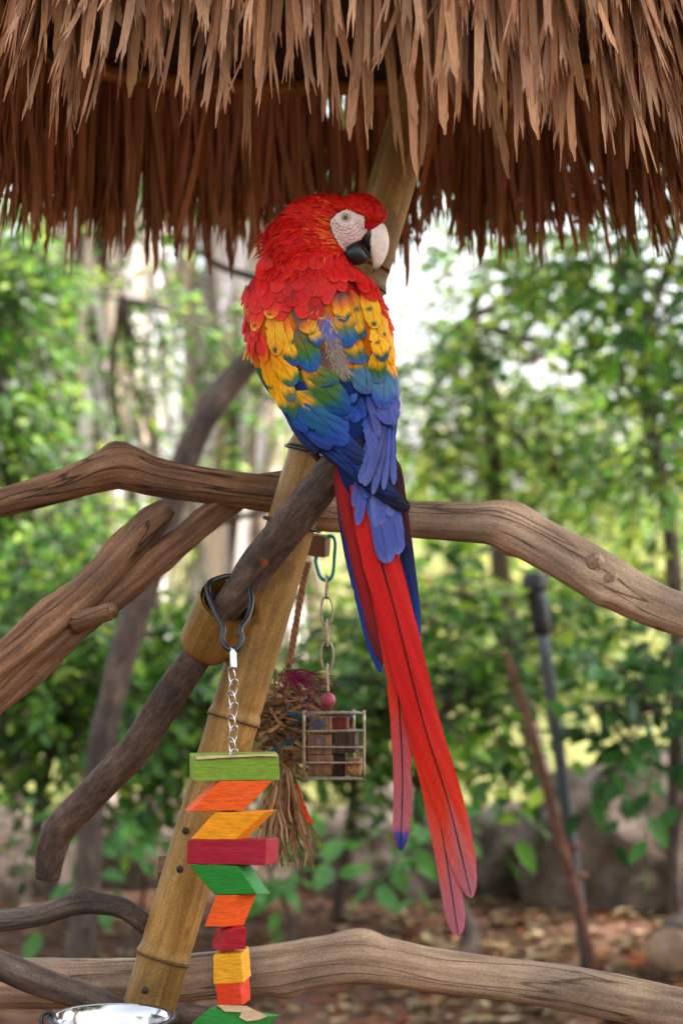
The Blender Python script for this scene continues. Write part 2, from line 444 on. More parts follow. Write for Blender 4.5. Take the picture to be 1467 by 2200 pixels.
def leaves_mesh(leaves, pal):
    n = len(leaves); o = np.array([l[0] for l in leaves]); ax = np.array([l[1] for l in leaves]); nn = np.array([l[2] for l in leaves]); sz = np.array([l[3] for l in leaves])
    sd = np.cross(nn, ax)
    V = o[:, None] + sz[:, None, None] * (LEAF_V[None, :, 0:1] * ax[:, None] + LEAF_V[None, :, 1:2] * sd[:, None] + LEAF_V[None, :, 2:3] * nn[:, None])
    F = [tuple(i * 8 + j for j in f) for i in range(n) for f in LEAF_F]
    pal = np.array(pal); c = pal[R.integers(0, len(pal), n)] * R.uniform(0.65, 1.25, n)[:, None]
    return V.reshape(-1, 3), F, np.repeat(c, 8, axis=0)

LEAF_MESHES = {}
def leaf_pool(key, pal, size):
    if key not in LEAF_MESHES:
        out = []
        for i in range(8):
            c = np.array(pal[i % len(pal)]) * R.uniform(0.75, 1.2)
            nu = 7; V = []; Fc = []
            for k in range(nu + 1):
                tt = k / nu; wd = 0.235 * math.sin(math.pi * min(1, tt ** 0.8 * 0.98 + 0.02)) ** 0.8
                dz = -0.18 * tt * tt * (0.5 + 0.5 * (i % 3))
                V += [(tt, -wd, dz + wd * .3), (tt, 0, dz), (tt, wd, dz + wd * .3)]
            for k in range(nu):
                for j in (0, 1): Fc.append((k * 3 + j, k * 3 + j + 1, k * 3 + j + 4, k * 3 + j + 3))
            out.append(mk_mesh('leaf', (np.array(V) * size).tolist(), Fc, M_LEAF, col=[c] * len(V)))
        LEAF_MESHES[key] = out
    return LEAF_MESHES[key]

def shrub(name, label, cat, base, vols_px, n_twigs, per, leaf, pal, tlen=0.22, trunk_r=0.02, trunk_px=None, bark=None, group=None, big=0, keep=None):
    """vols_px: (px, py, rx_px, ry_px, distance, depth)"""
    vols = []
    for (px, py, rx, ry, d, dep) in vols_px:
        c = P(px, py, d - D0); vols.append((np.array(c), np.array([rx / F * d, dep, ry / F * d])))
    root = empty(name, base, label, cat, group)
    bark = bark or M_BARKG
    if trunk_px:
        path = [P(px, py, d - D0) for px, py, d, r in trunk_px]; rad = [r for *_, r in trunk_px]
    else:
        top = vols[0][0]; b = np.array(base)
        path = [b, b * 0.6 + top * 0.4 + R.normal(size=3) * 0.05, b * 0.2 + top * 0.8 + R.normal(size=3) * 0.06, top]; rad = [trunk_r, trunk_r * .85, trunk_r * .65, trunk_r * .4]
    tr = tube('trunk', path, rad, bark, root, amp=0.12, freq=5, n=14, sub=8)
    mb = MB()
    src = np.array(path[-1]) if trunk_px is None else np.array(path[len(path) * 2 // 3])
    for c, rd in vols:
        mid = (src + c) / 2 + R.normal(size=3) * 0.08
        mb.tube([src, mid, c], [trunk_r * .5, trunk_r * .4, trunk_r * .25], n=6, sub=4)
        for _ in range(4):
            e = c + R.normal(size=3) * rd * 0.55
            mb.tube([c, (c + e) / 2 + R.normal(size=3) * 0.03, e], [trunk_r * .28, trunk_r * .2, trunk_r * .1], n=5, sub=3)
    segs, leaves = leaf_frames(vols, n_twigs, per, tlen, leaf)
    if keep: leaves = [l for l in leaves if keep(l[0])]
    for s in segs: mb.tube(s, [0.003, 0.0025, 0.0015], n=4, sub=2, cap=False)
    setp(mb.build('limbs', bark, root), kind='stuff')
    if big:
        leaves.sort(key=lambda l: l[0][1])
        near, leaves = leaves[:big], leaves[big:]
        pool = leaf_pool(name + str(leaf), pal, leaf * 1.15)
        for p, ax, nn, sz in near:
            o = bpy.data.objects.new('leaf', pool[R.integers(len(pool))]); COL.objects.link(o); o.parent = root
            sdv = np.cross(nn, ax); k = sz / (leaf * 1.0)
            m = Matrix(((ax[0] * k, sdv[0] * k, nn[0] * k, p[0]), (ax[1] * k, sdv[1] * k, nn[1] * k, p[1]), (ax[2] * k, sdv[2] * k, nn[2] * k, p[2]), (0, 0, 0, 1)))
            o.matrix_parent_inverse = Matrix.Translation(-Vector(base)); o.matrix_basis = m
    if leaves:
        v, f, c = leaves_mesh(leaves, pal)
        setp(mobj('crown', v, f, M_LEAF, root, col=c), kind='stuff')
    return root

def gz(px, d):
    p = P(px, 1100, d - D0); return (p.x, p.y, ground_h(p.x, p.y) - 0.02)

# far sunlit trees and scrub, then nearer shrubs
shrub('tree', 'far olive green tree seen through gaps beside the macaw', 'tree', gz(1000, 19), [(980, 960, 170, 110, 19, .9), (1180, 1000, 200, 130, 19.5, .9), (1400, 950, 180, 160, 19, .9)], 170, 9, 0.13, YGREENS, tlen=0.6, trunk_r=.09)
shrub('scrub_bush', 'pale yellow green bush on sunlit dry grass behind the stake', 'bush', gz(1150, 16), [(900, 1300, 180, 200, 16, .8), (1150, 1380, 200, 200, 16.5, .8), (1400, 1300, 200, 220, 16, .8)], 280, 9, 0.10, YGREENS, tlen=0.5, trunk_r=.05)
shrub('tree', 'dense green hedge-like tree filling the left edge', 'tree', gz(30, 9.5), [(0, 800, 110, 240, 9.5, .5), (60, 1120, 150, 150, 9.6, .5), (-30, 560, 120, 120, 9.4, .4)], 700, 9, 0.06, GREENS, trunk_r=.05)
shrub('tree', 'sparse small leaved tree in front of the pale palm skirts', 'tree', gz(360, 11), [(260, 640, 190, 60, 11, .4), (290, 790, 120, 70, 11.2, .4), (460, 700, 90, 100, 11, .4), (330, 960, 150, 60, 11, .4), (560, 850, 60, 120, 11, .4)], 170, 9, 0.055, GREENS, trunk_r=.035)
shrub('shrub', 'leafy green shrub below the thick split branch', 'shrub', gz(180, 7.6), [(130, 1350, 200, 170, 7.8, .35), (330, 1480, 200, 150, 7.6, .3), (90, 1540, 160, 100, 7.7, .3), (420, 1520, 90, 110, 7.5, .25)], 560, 9, 0.062, GREENS, trunk_r=.025, big=160)
shrub('shrub', 'green shrub behind the hanging wire cage', 'shrub', gz(720, 8.0), [(760, 1420, 110, 170, 8.0, .3), (660, 1540, 110, 90, 7.8, .3), (860, 1530, 90, 100, 7.9, .3)], 220, 9, 0.062, GREENS, trunk_r=.022, big=60)
shrub('tree', 'tall green tree right of the macaw with sky showing through its crown', 'tree', gz(1180, 10.5), [(1000, 690, 100, 110, 10.5, .3), (930, 840, 90, 90, 10.4, .3), (1130, 780, 170, 120, 10.3, .4), (1330, 880, 170, 170, 10.4, .4), (1010, 930, 160, 110, 10.6, .4), (1200, 1030, 200, 110, 10.5, .4), (1110, 540, 220, 70, 10.6, .4)], 490, 9, 0.062, GREENS + YGREENS[:2], trunk_r=.05)
shrub('tree', 'tree with dark bare twigs and loose leaves beyond the right thatch edge', 'tree', gz(1420, 7.8), [(1390, 330, 120, 180, 7.8, .3), (1360, 640, 110, 120, 7.6, .3), (1230, 560, 120, 70, 7.9, .3), (1440, 900, 80, 160, 7.7, .25)], 190, 9, 0.07, GREENS + YGREENS[:3],
      trunk_px=[(1440, 2100, 7.9, .03), (1455, 1500, 7.9, .028), (1440, 1150, 7.8, .026), (1385, 850, 7.7, .022), (1390, 700, 7.7, .018), (1440, 560, 7.7, .015), (1470, 420, 7.7, .012)], trunk_r=.02, big=110)
shrub('shrub', 'broad leaved green shrub behind the black capped stake', 'shrub', gz(1010, 7.9), [(1000, 1330, 150, 150, 7.9, .3), (1180, 1330, 110, 110, 7.7, .3), (950, 1500, 90, 100, 7.7, .25), (1080, 1530, 70, 100, 7.7, .2)], 130, 8, 0.08, GREENS, trunk_px=[(960, 2100, 7.2, .032), (1010, 2010, 7.3, .03), (930, 1850, 7.5, .024), (900, 1700, 7.7, .02), (980, 1450, 7.8, .012)], trunk_r=.016, big=170)
shrub('shrub', 'dark green shrub with loose hanging leaves in front of the tall boulder', 'shrub', gz(1480, 6.9), [(1420, 1530, 100, 80, 6.9, .25), (1350, 1590, 60, 60, 6.9, .2), (1440, 1380, 80, 90, 7.0, .2)], 52, 8, 0.075, [hexc(c) for c in ('2f5a22', '3a6c2a', '26481f', '4a7d30')], trunk_r=.014, big=200)
shrub('sapling', 'small sapling with a few broad leaves on the soil below the wire cage', 'sapling', gz(640, 7.0), [(650, 1830, 50, 35, 7.0, .12), (840, 1790, 40, 30, 7.0, .1)], 9, 6, 0.09, [hexc('5f9a40'), hexc('6aa85a')], trunk_r=.008, big=40)
shrub('sapling', 'small sapling with drooping leaves beside the leaning tree trunk', 'sapling', gz(250, 7.2), [(250, 1790, 60, 50, 7.2, .12)], 8, 6, 0.09, [hexc('4f8a38'), hexc('5a9240')], trunk_r=.008, big=40)

# unseen trees added behind and beside the camera to cut low skylight; also reflected
for i, (x, y) in enumerate(((-5.5, -9), (-2, -10.5), (1.5, -10), (5, -9.5), (8, -6), (-8, -5), (-7.5, 1))):
    root = empty('tree', (x, y, -.02), ('unseen low round tree added to cut skylight, %s from the tall boulder' % ('nearest', 'second nearest', 'third', 'fourth', 'fifth', 'sixth', 'farthest')[(3, 4, 2, 1, 0, 6, 5)[i]], '')[0], 'tree', 'added trees out of view')
    tube('trunk', [(x, y, -.1), (x + .1, y, .8), (x, y + .1, 1.9)], [.14, .11, .07], M_BARKG, root, amp=.1)
    s_, l_ = leaf_frames([(np.array((x, y, 1.5)), np.array((2.0, 1.6, 1.2)))], 420, 9, .7, .34); v_, f_, c_ = leaves_mesh(l_, GREENS)
    setp(mobj('crown', v_, f_, M_LEAF, root, col=c_), kind='stuff')

# the planting goes on beyond both edges of the frame, and a far wood closes the field
for px, d, lab in ((-330, 8.6, 'leafy green shrub beyond the pale boulder'), (-820, 9.2, 'leafy green shrub farthest along the rock edging, past the pale boulder'), (1800, 8.8, 'leafy green shrub beyond the tallest boulder'), (2300, 9.4, 'leafy green shrub farthest along the rock edging, past the tallest boulder')):
    shrub('shrub', lab, 'shrub', gz(px, d), [(px, 1000, 240, 330, d, .5), (px + 60, 1450, 260, 200, d, .5)], 520, 9, .08, GREENS, trunk_r=.04)
def far_wood():
    vols = [(np.array((x, 30 + (x % 5), 1.1 + .25 * math.sin(x))), np.array((3.0, 1.5, 1.1 + .3 * math.sin(x * 1.7)))) for x in range(-26, 27, 4)]
    s_, l_ = leaf_frames(vols, 900, 9, .8, .42); v_, f_, c_ = leaves_mesh(l_, GREENS + YGREENS)
    setp(mobj('far_wood', v_, f_, M_LEAF, col=c_), 'low far wood of green trees closing the dry field', 'wood', kind='stuff')
far_wood()

def added_shade_tree():  # unseen tree added overhead to keep the sun off the foreground
    b = (4.6, -1.6, -.02); root = empty('added_shade_tree', b, 'large unseen tree added to shade the perch clearing', 'tree')
    tube('trunk', [(4.6, -1.6, -.1), (4.5, -1.4, 2.0), (4.1, -1.0, 4.2), (3.6, -.6, 6.0)], [.24, .2, .16, .08], M_BARKG, root, amp=.1)
    mb = MB()
    for k in range(9):
        a = k * .7; mb.tube([(4.1, -1.0, 4.2), (3.6 + 1.2 * math.cos(a), .2 + 1.2 * math.sin(a), 5.4), (3.3 + 3 * math.cos(a), .4 + 3 * math.sin(a), 6.0)], [.09, .06, .02], n=7, sub=5)
    setp(mb.build('limbs', M_BARKG, root), kind='stuff')
    s_, l_ = leaf_frames([(np.array((3.3, 1.2, 6.2)), np.array((3.4, 4.9, 1.3)))], 680, 9, .8, .42); l_ = [q for q in l_ if q[0][2] > 4.3]
    v_, f_, c_ = leaves_mesh(l_, GREENS); setp(mobj('crown', v_, f_, M_LEAF, root, col=c_), kind='stuff')
added_shade_tree()

def leaning_tree():
    t = empty('tree', gz(160, 7.0), 'leaning grey brown tree trunk behind the left branches', 'tree')
    pts = [(150, 2190, 6.9, .048), (185, 1950, 6.9, .046), (200, 1720, 6.9, .044), (245, 1480, 6.9, .045), (300, 1290, 6.9, .05), (350, 1150, 6.9, .046), (395, 1000, 6.9, .047), (450, 880, 6.9, .045), (540, 770, 6.9, .042), (640, 640, 6.9, .04), (700, 480, 6.9, .035), (730, 300, 6.9, .03)]
    tube('trunk', [P(a, b, d - D0) for a, b, d, r in pts], [r * .85 for *_, r in pts], M_BARKG, t, amp=0.15, n=18, sub=8)
    tube('branch', [P(350, 1195, 4.1), P(430, 1140, 4.05), P(520, 1110, 4.0), P(640, 1090, 3.95)], [.014, .011, .008, .004], M_BARKG, t, amp=.2, n=8)
    tube('branch', [P(640, 640, 4.1), P(560, 600, 4.2), P(470, 570, 4.2), P(380, 500, 4.2)], [.02, .014, .01, .006], M_BARKG, t, amp=.2, n=8)
    vols = [(np.array(P(560, 250, 4.2)), np.array([.45, .4, .25]))]
    s, l = leaf_frames(vols, 160, 9, 0.22, .06); v, f, c = leaves_mesh(l, GREENS)
    setp(mobj('crown', v, f, M_LEAF, t, col=c), kind='stuff')
leaning_tree()

def palm(px, d, wpx, label, seed, ztop):
    rng = np.random.default_rng(seed)
    base = gz(px, d); root = empty('palm_tree', base, label, 'palm tree', 'palms with skirts of dead fronds')
    b = Vector(base); H = ztop
    tube('trunk', [b, b + Vector((0, 0, H * .5)), b + Vector((0.05, 0, H))], [.2, .17, .15], M_BARKG, root, amp=.1, n=16)
    rad = wpx / 2 / F * d
    pal = [hexc(c) for c in ('cfc2bb', 'bfb0a8', 'd8cdc8', 'ab9888', 'ddd3ce', 'cdb8a4', 'b9b0b4')]
    meshes = []
    for i in range(14):
        L = rng.uniform(.7, 1.2); wd = rng.uniform(.03, .06); V = []; Fc = []
        nk = 7
        for k in range(nk + 1):
            t = k / nk; ww = wd * (0.5 + 0.9 * math.sin(math.pi * min(1, t * .85 + .1))) * (1 - .85 * t ** 4)
            out = 0.10 * math.sin(t * 2.2)
            V += [(-ww / 2, out, -L * t), (0, out - .012, -L * t), (ww / 2, out, -L * t)]
        for k in range(nk):
            for j in (0, 1): Fc.append((k * 3 + j, k * 3 + j + 1, k * 3 + j + 4, k * 3 + j + 3))
        meshes.append(mk_mesh('dead_frond', V, Fc, M_DRYLEAF, col=[np.array(pal[i % 7]) * rng.uniform(.8, 1.1)] * len(V)))
    for i in range(280):
        a = rng.uniform(0, 6.283); rr = rad * rng.uniform(.75, 1.02)
        z = rng.uniform(.75, H)
        o = bpy.data.objects.new('dead_frond', meshes[rng.integers(14)]); COL.objects.link(o); o.parent = root
        o.location = (math.cos(a) * rr, math.sin(a) * rr, z); o.rotation_euler = (rng.normal() * .08, rng.normal() * .08, a - math.pi / 2)
palm(205, 13, 250, 'fan palm with pale dead frond skirt behind the left hedge-like tree', 3, 4.2)
palm(525, 13.5, 230, 'fan palm with pale dead frond skirt behind the macaw', 4, 4.2)

def stake():
    b = P(1265, 1995, 4.3); b.z = ground_h(b.x, b.y); d = b.y
    top = P(1148, 1232, d)
    t = empty('stake', b, 'grey pipe stake with a black cap leaning in the soil', 'stake')
    neck = P(1163, 1350, d)
    tube('pipe', [b - Vector((0, 0, .05)), (b + neck) / 2, neck], [.018, .018, .018], M_GREYP, t, n=12)
    tube('cap', [neck - Vector((0, 0, .02)), neck, (neck + top) / 2, top - Vector((0, 0, .05)), top - Vector((0, 0, .045)), top], [.02, .028, .03, .03, .038, .036], M_BLACK, t, n=16, sub=4)
    for k, py in enumerate((1757, 1812)):
        c = b.lerp(neck, (1990 - py) / 640)
        v, f = ring_data(c, (1, 0, 0), (0, 1, 0), .028, .028, .008)
        mobj('tie', v, f, M_RUST, t)
stake()
def rebar():
    b = P(1285, 2045, 4.25); b.z = ground_h(b.x, b.y)
    t = empty('rusty_rod', b, 'thin rusty ribbed steel rod tied to the black capped stake', 'rod')
    pts = [b - Vector((0, 0, .05)), P(1240, 1930, b.y), P(1200, 1790, b.y), P(1140, 1570, b.y), P(1085, 1400, b.y)]
    tube('rod', pts, [.014, .014, .014, .012, .011], M_RUST, t, n=10, amp=.25, freq=60, sub=20)
rebar()

# ------------------------------------------------------------------ thatched roof
RX, RY, RC = 0.47, 0.55, Vector((0.0, 0.40, 0.0))
def plan(a, k=1.0):
    c, s = math.cos(a), math.sin(a)
    return Vector((RC.x + RX * k * math.copysign(abs(c) ** .75, c), RC.y + RY * k * math.copysign(abs(s) ** .75, s), 0))

def strip_mesh(rng, L, wd, col, curl):
    """one dry palm strip: folded ribbon hanging along -Z, split into pointed fingers at its end; outward is -Y"""
    nf = int(rng.choice([1, 2, 2, 3])); nc = nf * 2 + 1
    L1 = L * rng.uniform(.76, .9); rows = 9
    xs = np.linspace(-.5, .5, nc)
    V, Fc = [], []
    side = rng.normal() * .035 * L
    tw = rng.normal() * .25
    def pos(x, t, lz):
        ang = tw * t; zf = (0.16 * wd if lz % 2 else 0) 
        px, py = x * math.cos(ang), x * math.sin(ang) + zf
        return (px + side * t * t, py - curl * t * t, -L * t)
    for k in range(rows + 1):
        t = (L1 / L) * k / rows; ww = wd * (.8 + .2 * math.sin(math.pi * min(1, k / rows)))
        for j in range(nc): V.append(pos(xs[j] * ww, t, j))
    for k in range(rows):
        for j in range(nc - 1): Fc.append((k * nc + j, k * nc + j + 1, (k + 1) * nc + j + 1, (k + 1) * nc + j))
    base = rows * nc
    for fgr in range(nf):
        j0, j2 = fgr * 2, fgr * 2 + 2
        Lf = L1 + (L - L1) * rng.uniform(.35, 1.0) if nf > 1 else L
        drift = rng.normal() * .10 * wd + (xs[j0] + xs[j2]) * .25 * wd
        prev = (base + j0, base + j0 + 1, base + j2)
        steps = 4
        cut = sorted(rng.uniform(.2, .9, 2))
        for q in range(1, steps + 1):
            f = q / steps; t = (L1 + (Lf - L1) * f) / L
            mid = (xs[j0] + xs[j2]) / 2 * wd + drift * f
            hw = (xs[j2] - xs[j0]) / 2 * wd * .9 * (1 - .62 * f ** 2.2)
            la = -hw * (.55 if f > cut[0] else 1); rb = hw * (.55 if f > cut[1] else 1)
            V += [pos(mid + la, t, 0), pos(mid, t, 1), pos(mid + rb, t, 0)]
            n = len(V); cur = (n - 3, n - 2, n - 1)
            Fc += [(prev[0], prev[1], cur[1], cur[0]), (prev[1], prev[2], cur[2], cur[1])]
            prev = cur
    seed = rng.uniform(0, 50)
    g = [(p[0] + seed, p[1], p[2] + seed) for p in V]
    c = np.array(col) * rng.uniform(.8, 1.15)
    return V, Fc, c, g

def roof():
    rng = np.random.default_rng(11)
    root = empty('thatched_roof', (RC.x, RC.y, 2.0), 'brown palm thatch roof with split hanging fringe above the macaw', 'roof')
    pal = [hexc(c) for c in ('a06e4c', 'ae7d5a', '906040', 'ba8c6a', '7c5432', 'a67c60', '966a4c')]
    pool = []
    for i in range(60):
        L = rng.uniform(.2, .34); V, Fc, c, g = strip_mesh(rng, L, rng.uniform(.0018, .004) if i >= 46 else rng.uniform(.007, .0145), pal[i % 7], rng.uniform(-.01, .05))
        pool.append((L, V, Fc, c, g, mk_mesh('palm_strip', V, Fc, M_THATCH, col=[c] * len(V), vec={'grain': g})))
    stuff = MB(); cand = []
    def place(a, k, ztop, zbot, lean, roll, thin=False):
        base = plan(a, k); base.z = ztop
        tgt = ztop - zbot
        i = min(rng.integers(46 if thin else 0, 60 if thin else 46, 4), key=lambda q: abs(pool[q][0] - tgt))
        sc_ = tgt / pool[i][0]
        e = 0.01
        tang = (plan(a + e, k) - plan(a - e, k)).normalized(); out = Vector((tang.y, -tang.x, 0))
        rot = Matrix((( -tang.x, -out.x, 0), (-tang.y, -out.y, 0), (0, 0, 1))).to_4x4()     # local -Y points outwards
        rot = rot @ Matrix.Rotation(-lean, 4, 'X') @ Matrix.Rotation(roll, 4, 'Y') @ Matrix.Rotation(rng.normal() * .35, 4, 'Z')
        m = Matrix.Translation(base) @ rot @ Matrix.Diagonal((1, 1, sc_, 1))
        return i, m
    allp = []
    # (row, radial factor, z of the ends, z of the tops, strips)
    def row(nst, k, ztop, zb, zsd, lean, back_only=False, thin=False):
        ph = rng.uniform(0, 10)
        for q in range(nst):
            a = 2 * math.pi * (q + rng.uniform(-.5, .5)) / nst
            clump = mnoise.noise(Vector((math.cos(a) * 9 + ph, math.sin(a) * 9, 0))) * .045 + mnoise.noise(Vector((math.cos(a) * 30 + ph, math.sin(a) * 30, 2))) * .03
            zbot = zb + rng.normal() * zsd + clump * 1.3
            kk = k + rng.normal() * .008
            p = plan(a, kk)
            front = p.y < RC.y - .1
            if back_only and front: continue
            if front and p.x < -.365 and rng.random() < .9: continue
            le = lean + rng.normal() * .06 + (0.12 if (p.x > .3) else 0)
            if front: zbot += .010 + .05 * max(0, min(1, (-p.x - .02) / .22))
            i, m = place(a, kk, ztop, zbot, le, rng.normal() * (.2 if thin else .07), thin)
            allp.append((p.y, p.x, i, m, front, zbot))
    row(460, 0.985, 2.02, 1.755, .022, .05)
    row(460, 0.972, 2.0, 1.77, .02, .03, True)
    row(420, 0.995, 2.02, 1.775, .02, .05, True)
    row(400, 1.0, 2.03, 1.80, .028, .07)
    row(300, 1.015, 2.06, 1.835, .026, .09)
    row(300, 1.03, 2.09, 1.875, .024, .11)
    row(300, 1.04, 2.13, 1.915, .022, .13)
    row(280, 1.04, 2.17, 1.96, .02, .16)
    row(90, 1.0, 2.03, 1.79, .035, .07, thin=True)
    row(80, 1.03, 2.08, 1.86, .035, .11, thin=True)
    # higher courses up the slope, above the frame
    for c in range(6):
        k = 1.0 - c * .15
        row(int(240 * k) + 30, k, 2.24 + c * .065, 2.02 + c * .065, .02, .75)
    vis = [q for q in allp if q[4] and -.37 < q[1] < .5 and q[5] < 1.93]
    vis.sort(key=lambda q: q[5]); ids = set(id(q) for q in vis[:290])
    for q in allp:
        _, _, i, m, fr, zb = q
        L, V, Fc, c, g, me = pool[i]
        if id(q) in ids:
            o = bpy.data.objects.new('palm_strip', me); COL.objects.link(o); o.parent = root
            o.matrix_parent_inverse = Matrix.Translation(-root.location); o.matrix_basis = m
        else:
            M3 = np.array(m); VV = np.array(V) @ M3[:3, :3].T + M3[:3, 3]
            stuff.add(VV.tolist(), Fc, c * rng.uniform(.75, 1.2), g)
    setp(stuff.build('thatch', M_THATCH, root), kind='stuff')
    # underside: dark boarding cone and a rim hoop, rafters
    V, Fc = [], []
    n = 64; prof = [(.97, 2.03), (.97, 2.045), (.6, 2.2), (.06, 2.46), (0.06, 2.44), (.6, 2.17), (.95, 2.01)]
    for (k, z) in prof:
        for j in range(n):
            p = plan(2 * math.pi * j / n, k); V.append((p.x, p.y, z))
    for r in range(len(prof)):
        for j in range(n): Fc.append((r * n + j, r * n + (j + 1) % n, ((r + 1) % len(prof)) * n + (j + 1) % n, ((r + 1) % len(prof)) * n + j))
    mobj('ceiling', V, Fc, plain_mat('dark_matting', hexc('3a2a1c'), rough=.9, var=.5, scale=50), root)
    hp = [plan(2 * math.pi * j / 48, .955) + Vector((0, 0, 2.005)) for j in range(49)]
    tube('rim_hoop', hp, [.013] * 49, M_BAMBOO, root, n=10, sub=2)
    for j in range(8):
        a = 2 * math.pi * (j + .5) / 8; p = plan(a, .93)
        tube('rafter', [Vector((p.x, p.y, 2.0)), Vector((RC.x + (p.x - RC.x) * .06, RC.y + (p.y - RC.y) * .06, 2.40))], [.016, .014], M_BARKG, root, n=10, sub=6, amp=.1)
roof()

# ------------------------------------------------------------------ bamboo pole with its collar
PO_A, PO_B = P(318, 2185, .08), P(925, 110, .20)
def pole_at(py):
    f = (2185 - py) / (2185 - 110); return PO_A.lerp(PO_B, f)
def bamboo():
    base = PO_A + (PO_A - PO_B).normalized() * .85
    foot = Vector((base.x, base.y, 0))
    root = empty('bamboo_pole', foot, 'thick leaning bamboo pole running from the bowl up to the thatch roof', 'pole')
    axis = (PO_B - PO_A).normalized()
    # stem with swollen nodes
    nodes = [2060, 1560, 985, 625]
    L0 = (PO_A - foot).length
    pts, rad = [], []
    k0 = foot - Vector((0, 0, .05)); tot = (PO_B - k0).length
    fr = set(np.linspace(0, 1, 60))
    nodef = [((pole_at(n) - k0).length) / tot for n in nodes]
    for nf in nodef:
        for dlt in (-.011, -.006, -.003, 0, .003, .006, .011): fr.add(nf + dlt)
    for f in sorted(fr):
        p = k0.lerp(PO_B, f); r = .0335 - .0055 * f
        for nf in nodef:
            dd = (f - nf) * tot
            r += .0022 * math.exp(-(dd / .006) ** 2) - .0012 * math.exp(-((dd - .010) / .004) ** 2)
        pts.append(p); rad.append(r)
    tube('culm', pts, rad, M_BAMBOO, root, n=32, sub=2, amp=.012, freq=5)
    for nf in nodef:
        c = k0.lerp(PO_B, nf); r = .0335 - .0055 * nf + .0022
        u = axis.cross(Vector((0, 1, 0))).normalized(); v2 = axis.cross(u)
        v, f = ring_data(c - axis * .0035, u, v2, r * 1.005, r * 1.005, .0011, n=40)
        mobj('node_ring', v, f, M_BARK, root)
    for py in (992, 1148):     # dark lashings
        c = pole_at(py); r = .0335
        v, f = ring_data(c, (1, 0, -.25), (0, 1, 0), r, r, .0022, n=36)
        mobj('lashing', v, f, M_BLACK, root)
    # drilled holes / bolt heads on the front
    for px, py in ((386, 1868), (398, 1785), (312, 2128)):
        c = pole_at(py); q = P(px, py, c.y - .0325)
        v, f, g = tube_data([q + Vector((0, .003, 0)), q, q + Vector((0, -.0012, 0))], [.0042, .0042, .003], n=10, sub=1)
        mobj('bolt', v, f, M_BOLT, root)
    q = P(348, 1868, .16)
    tube('peg', [q + Vector((.03, 0, 0)), q + Vector((-.004, 0, 0))], [.016, .016], M_WOODR, root, n=4)
    # collar: a short bamboo tube that holds the perch
    a, b = P(490, 1292, .068), P(443, 1385, .122)
    ax = (b - a).normalized(); u = ax.cross(Vector((0, 1, 0))).normalized(); v2 = ax.cross(u)
    V, Fc = [], []; n = 36
    prof = [(0, 1.0), (.15, 1.0), (.55, 1.02), (.9, .97), (1, .92), (1, .8), (.9, .84), (.1, .88), (0, .88)]
    for t, k in prof:
        for j in range(n):
            th = 2 * math.pi * j / n; V.append(a.lerp(b, t) + (u * math.cos(th) + v2 * math.sin(th)) * .0345 * k)
    g = [((p - a).dot(u), (p - a).dot(v2), (p - a).dot(ax)) for p in V]
    for r in range(len(prof) - 1):
        for j in range(n): Fc.append((r * n + j, (r + 1) * n + j, (r + 1) * n + (j + 1) % n, r * n + (j + 1) % n))
    col = mobj('collar', V, Fc, M_BAMBOO, root, vec={'grain': g})
    for px, py in ((436, 1278), (418, 1328)):
        q = P(px, py, .09); v, f, _ = tube_data([q + Vector((.02, 0, -.003)), q + Vector((-.004, 0, 0)), q + Vector((-.0045, 0, 0))], [.004, .004, .005], n=6, sub=1)
        mobj('screw', v, f, M_BOLT, col)
bamboo()

# ------------------------------------------------------------------ branches
def branch(label, pts, mat, seed, name='branch', amp=.09, knots=(), n=28, sub=10, freq=9, groove=None, lobes=.03, extra=None):
    path = [P(px, py, y) for px, py, y, r in pts]; rad = [r * MM for *_, r in pts]
    root = empty(name, path[0], label, 'branch')
    tube('wood', path, rad, mat, root, amp=amp, freq=freq, seed=seed, knots=knots, n=n, sub=sub, groove=groove, lobes=lobes)
    if extra: extra(root)
    return root

def stub(root, a, b, r0, r1, mat, name='stub'):
    tube(name, [a, a.lerp(b, .5), b, b + (b - a).normalized() * .001], [r0 * 1.3, r0, r1, r1 * .7], mat, root, amp=.12, n=14, sub=5)

# left upper, runs behind the pole
branch('weathered brown branch with a knotted hump meeting the bamboo pole', [(-120, 1110, .22, 30), (0, 1080, .22, 32), (130, 1045, .21, 38), (225, 1012, .2, 46), (275, 1006, .2, 50), (340, 1024, .2, 44), (460, 1045, .2, 42), (560, 1058, .2, 42), (640, 1066, .2, 44)], M_WOODR, 2.0,
       knots=[(.50, 4.6, .30, .016), (.47, 0.2, .14, .012)], extra=lambda r: stub(r, P(470, 1040, .215), P(612, 1036, .24), .012, .016, M_WOODR, 'split_end'))
# thick split branch with its stub
def lower_lobe(r):
    pts = [(-150, 1612, .03, 40), (0, 1490, .06, 42), (100, 1405, .085, 44), (200, 1315, .11, 42), (290, 1240, .13, 42), (370, 1172, .16, 42), (440, 1115, .19, 38), (510, 1070, .22, 32)]
    tube('split_limb', [P(a_, b_, c_) for a_, b_, c_, d_ in pts], [d_ * .8 * MM for *_, d_ in pts], M_WOODR, r, amp=.28, freq=13, seed=6.5, n=28, sub=12, lobes=.08)
    stub(r, P(165, 1335, .08), P(240, 1312, .045), .011, .0105, M_WOODR)
branch('thick split branch with a dark cleft and a sawn side stub', [(-150, 1556, .02, 40), (0, 1430, .05, 42), (100, 1346, .08, 43), (190, 1266, .1, 42), (270, 1184, .12, 38), (330, 1120, .14, 32), (358, 1092, .15, 24)], M_WOODR, 5.0, amp=.24, freq=13, lobes=.07, knots=[(.8, 4.0, .2, .015)], extra=lower_lobe)
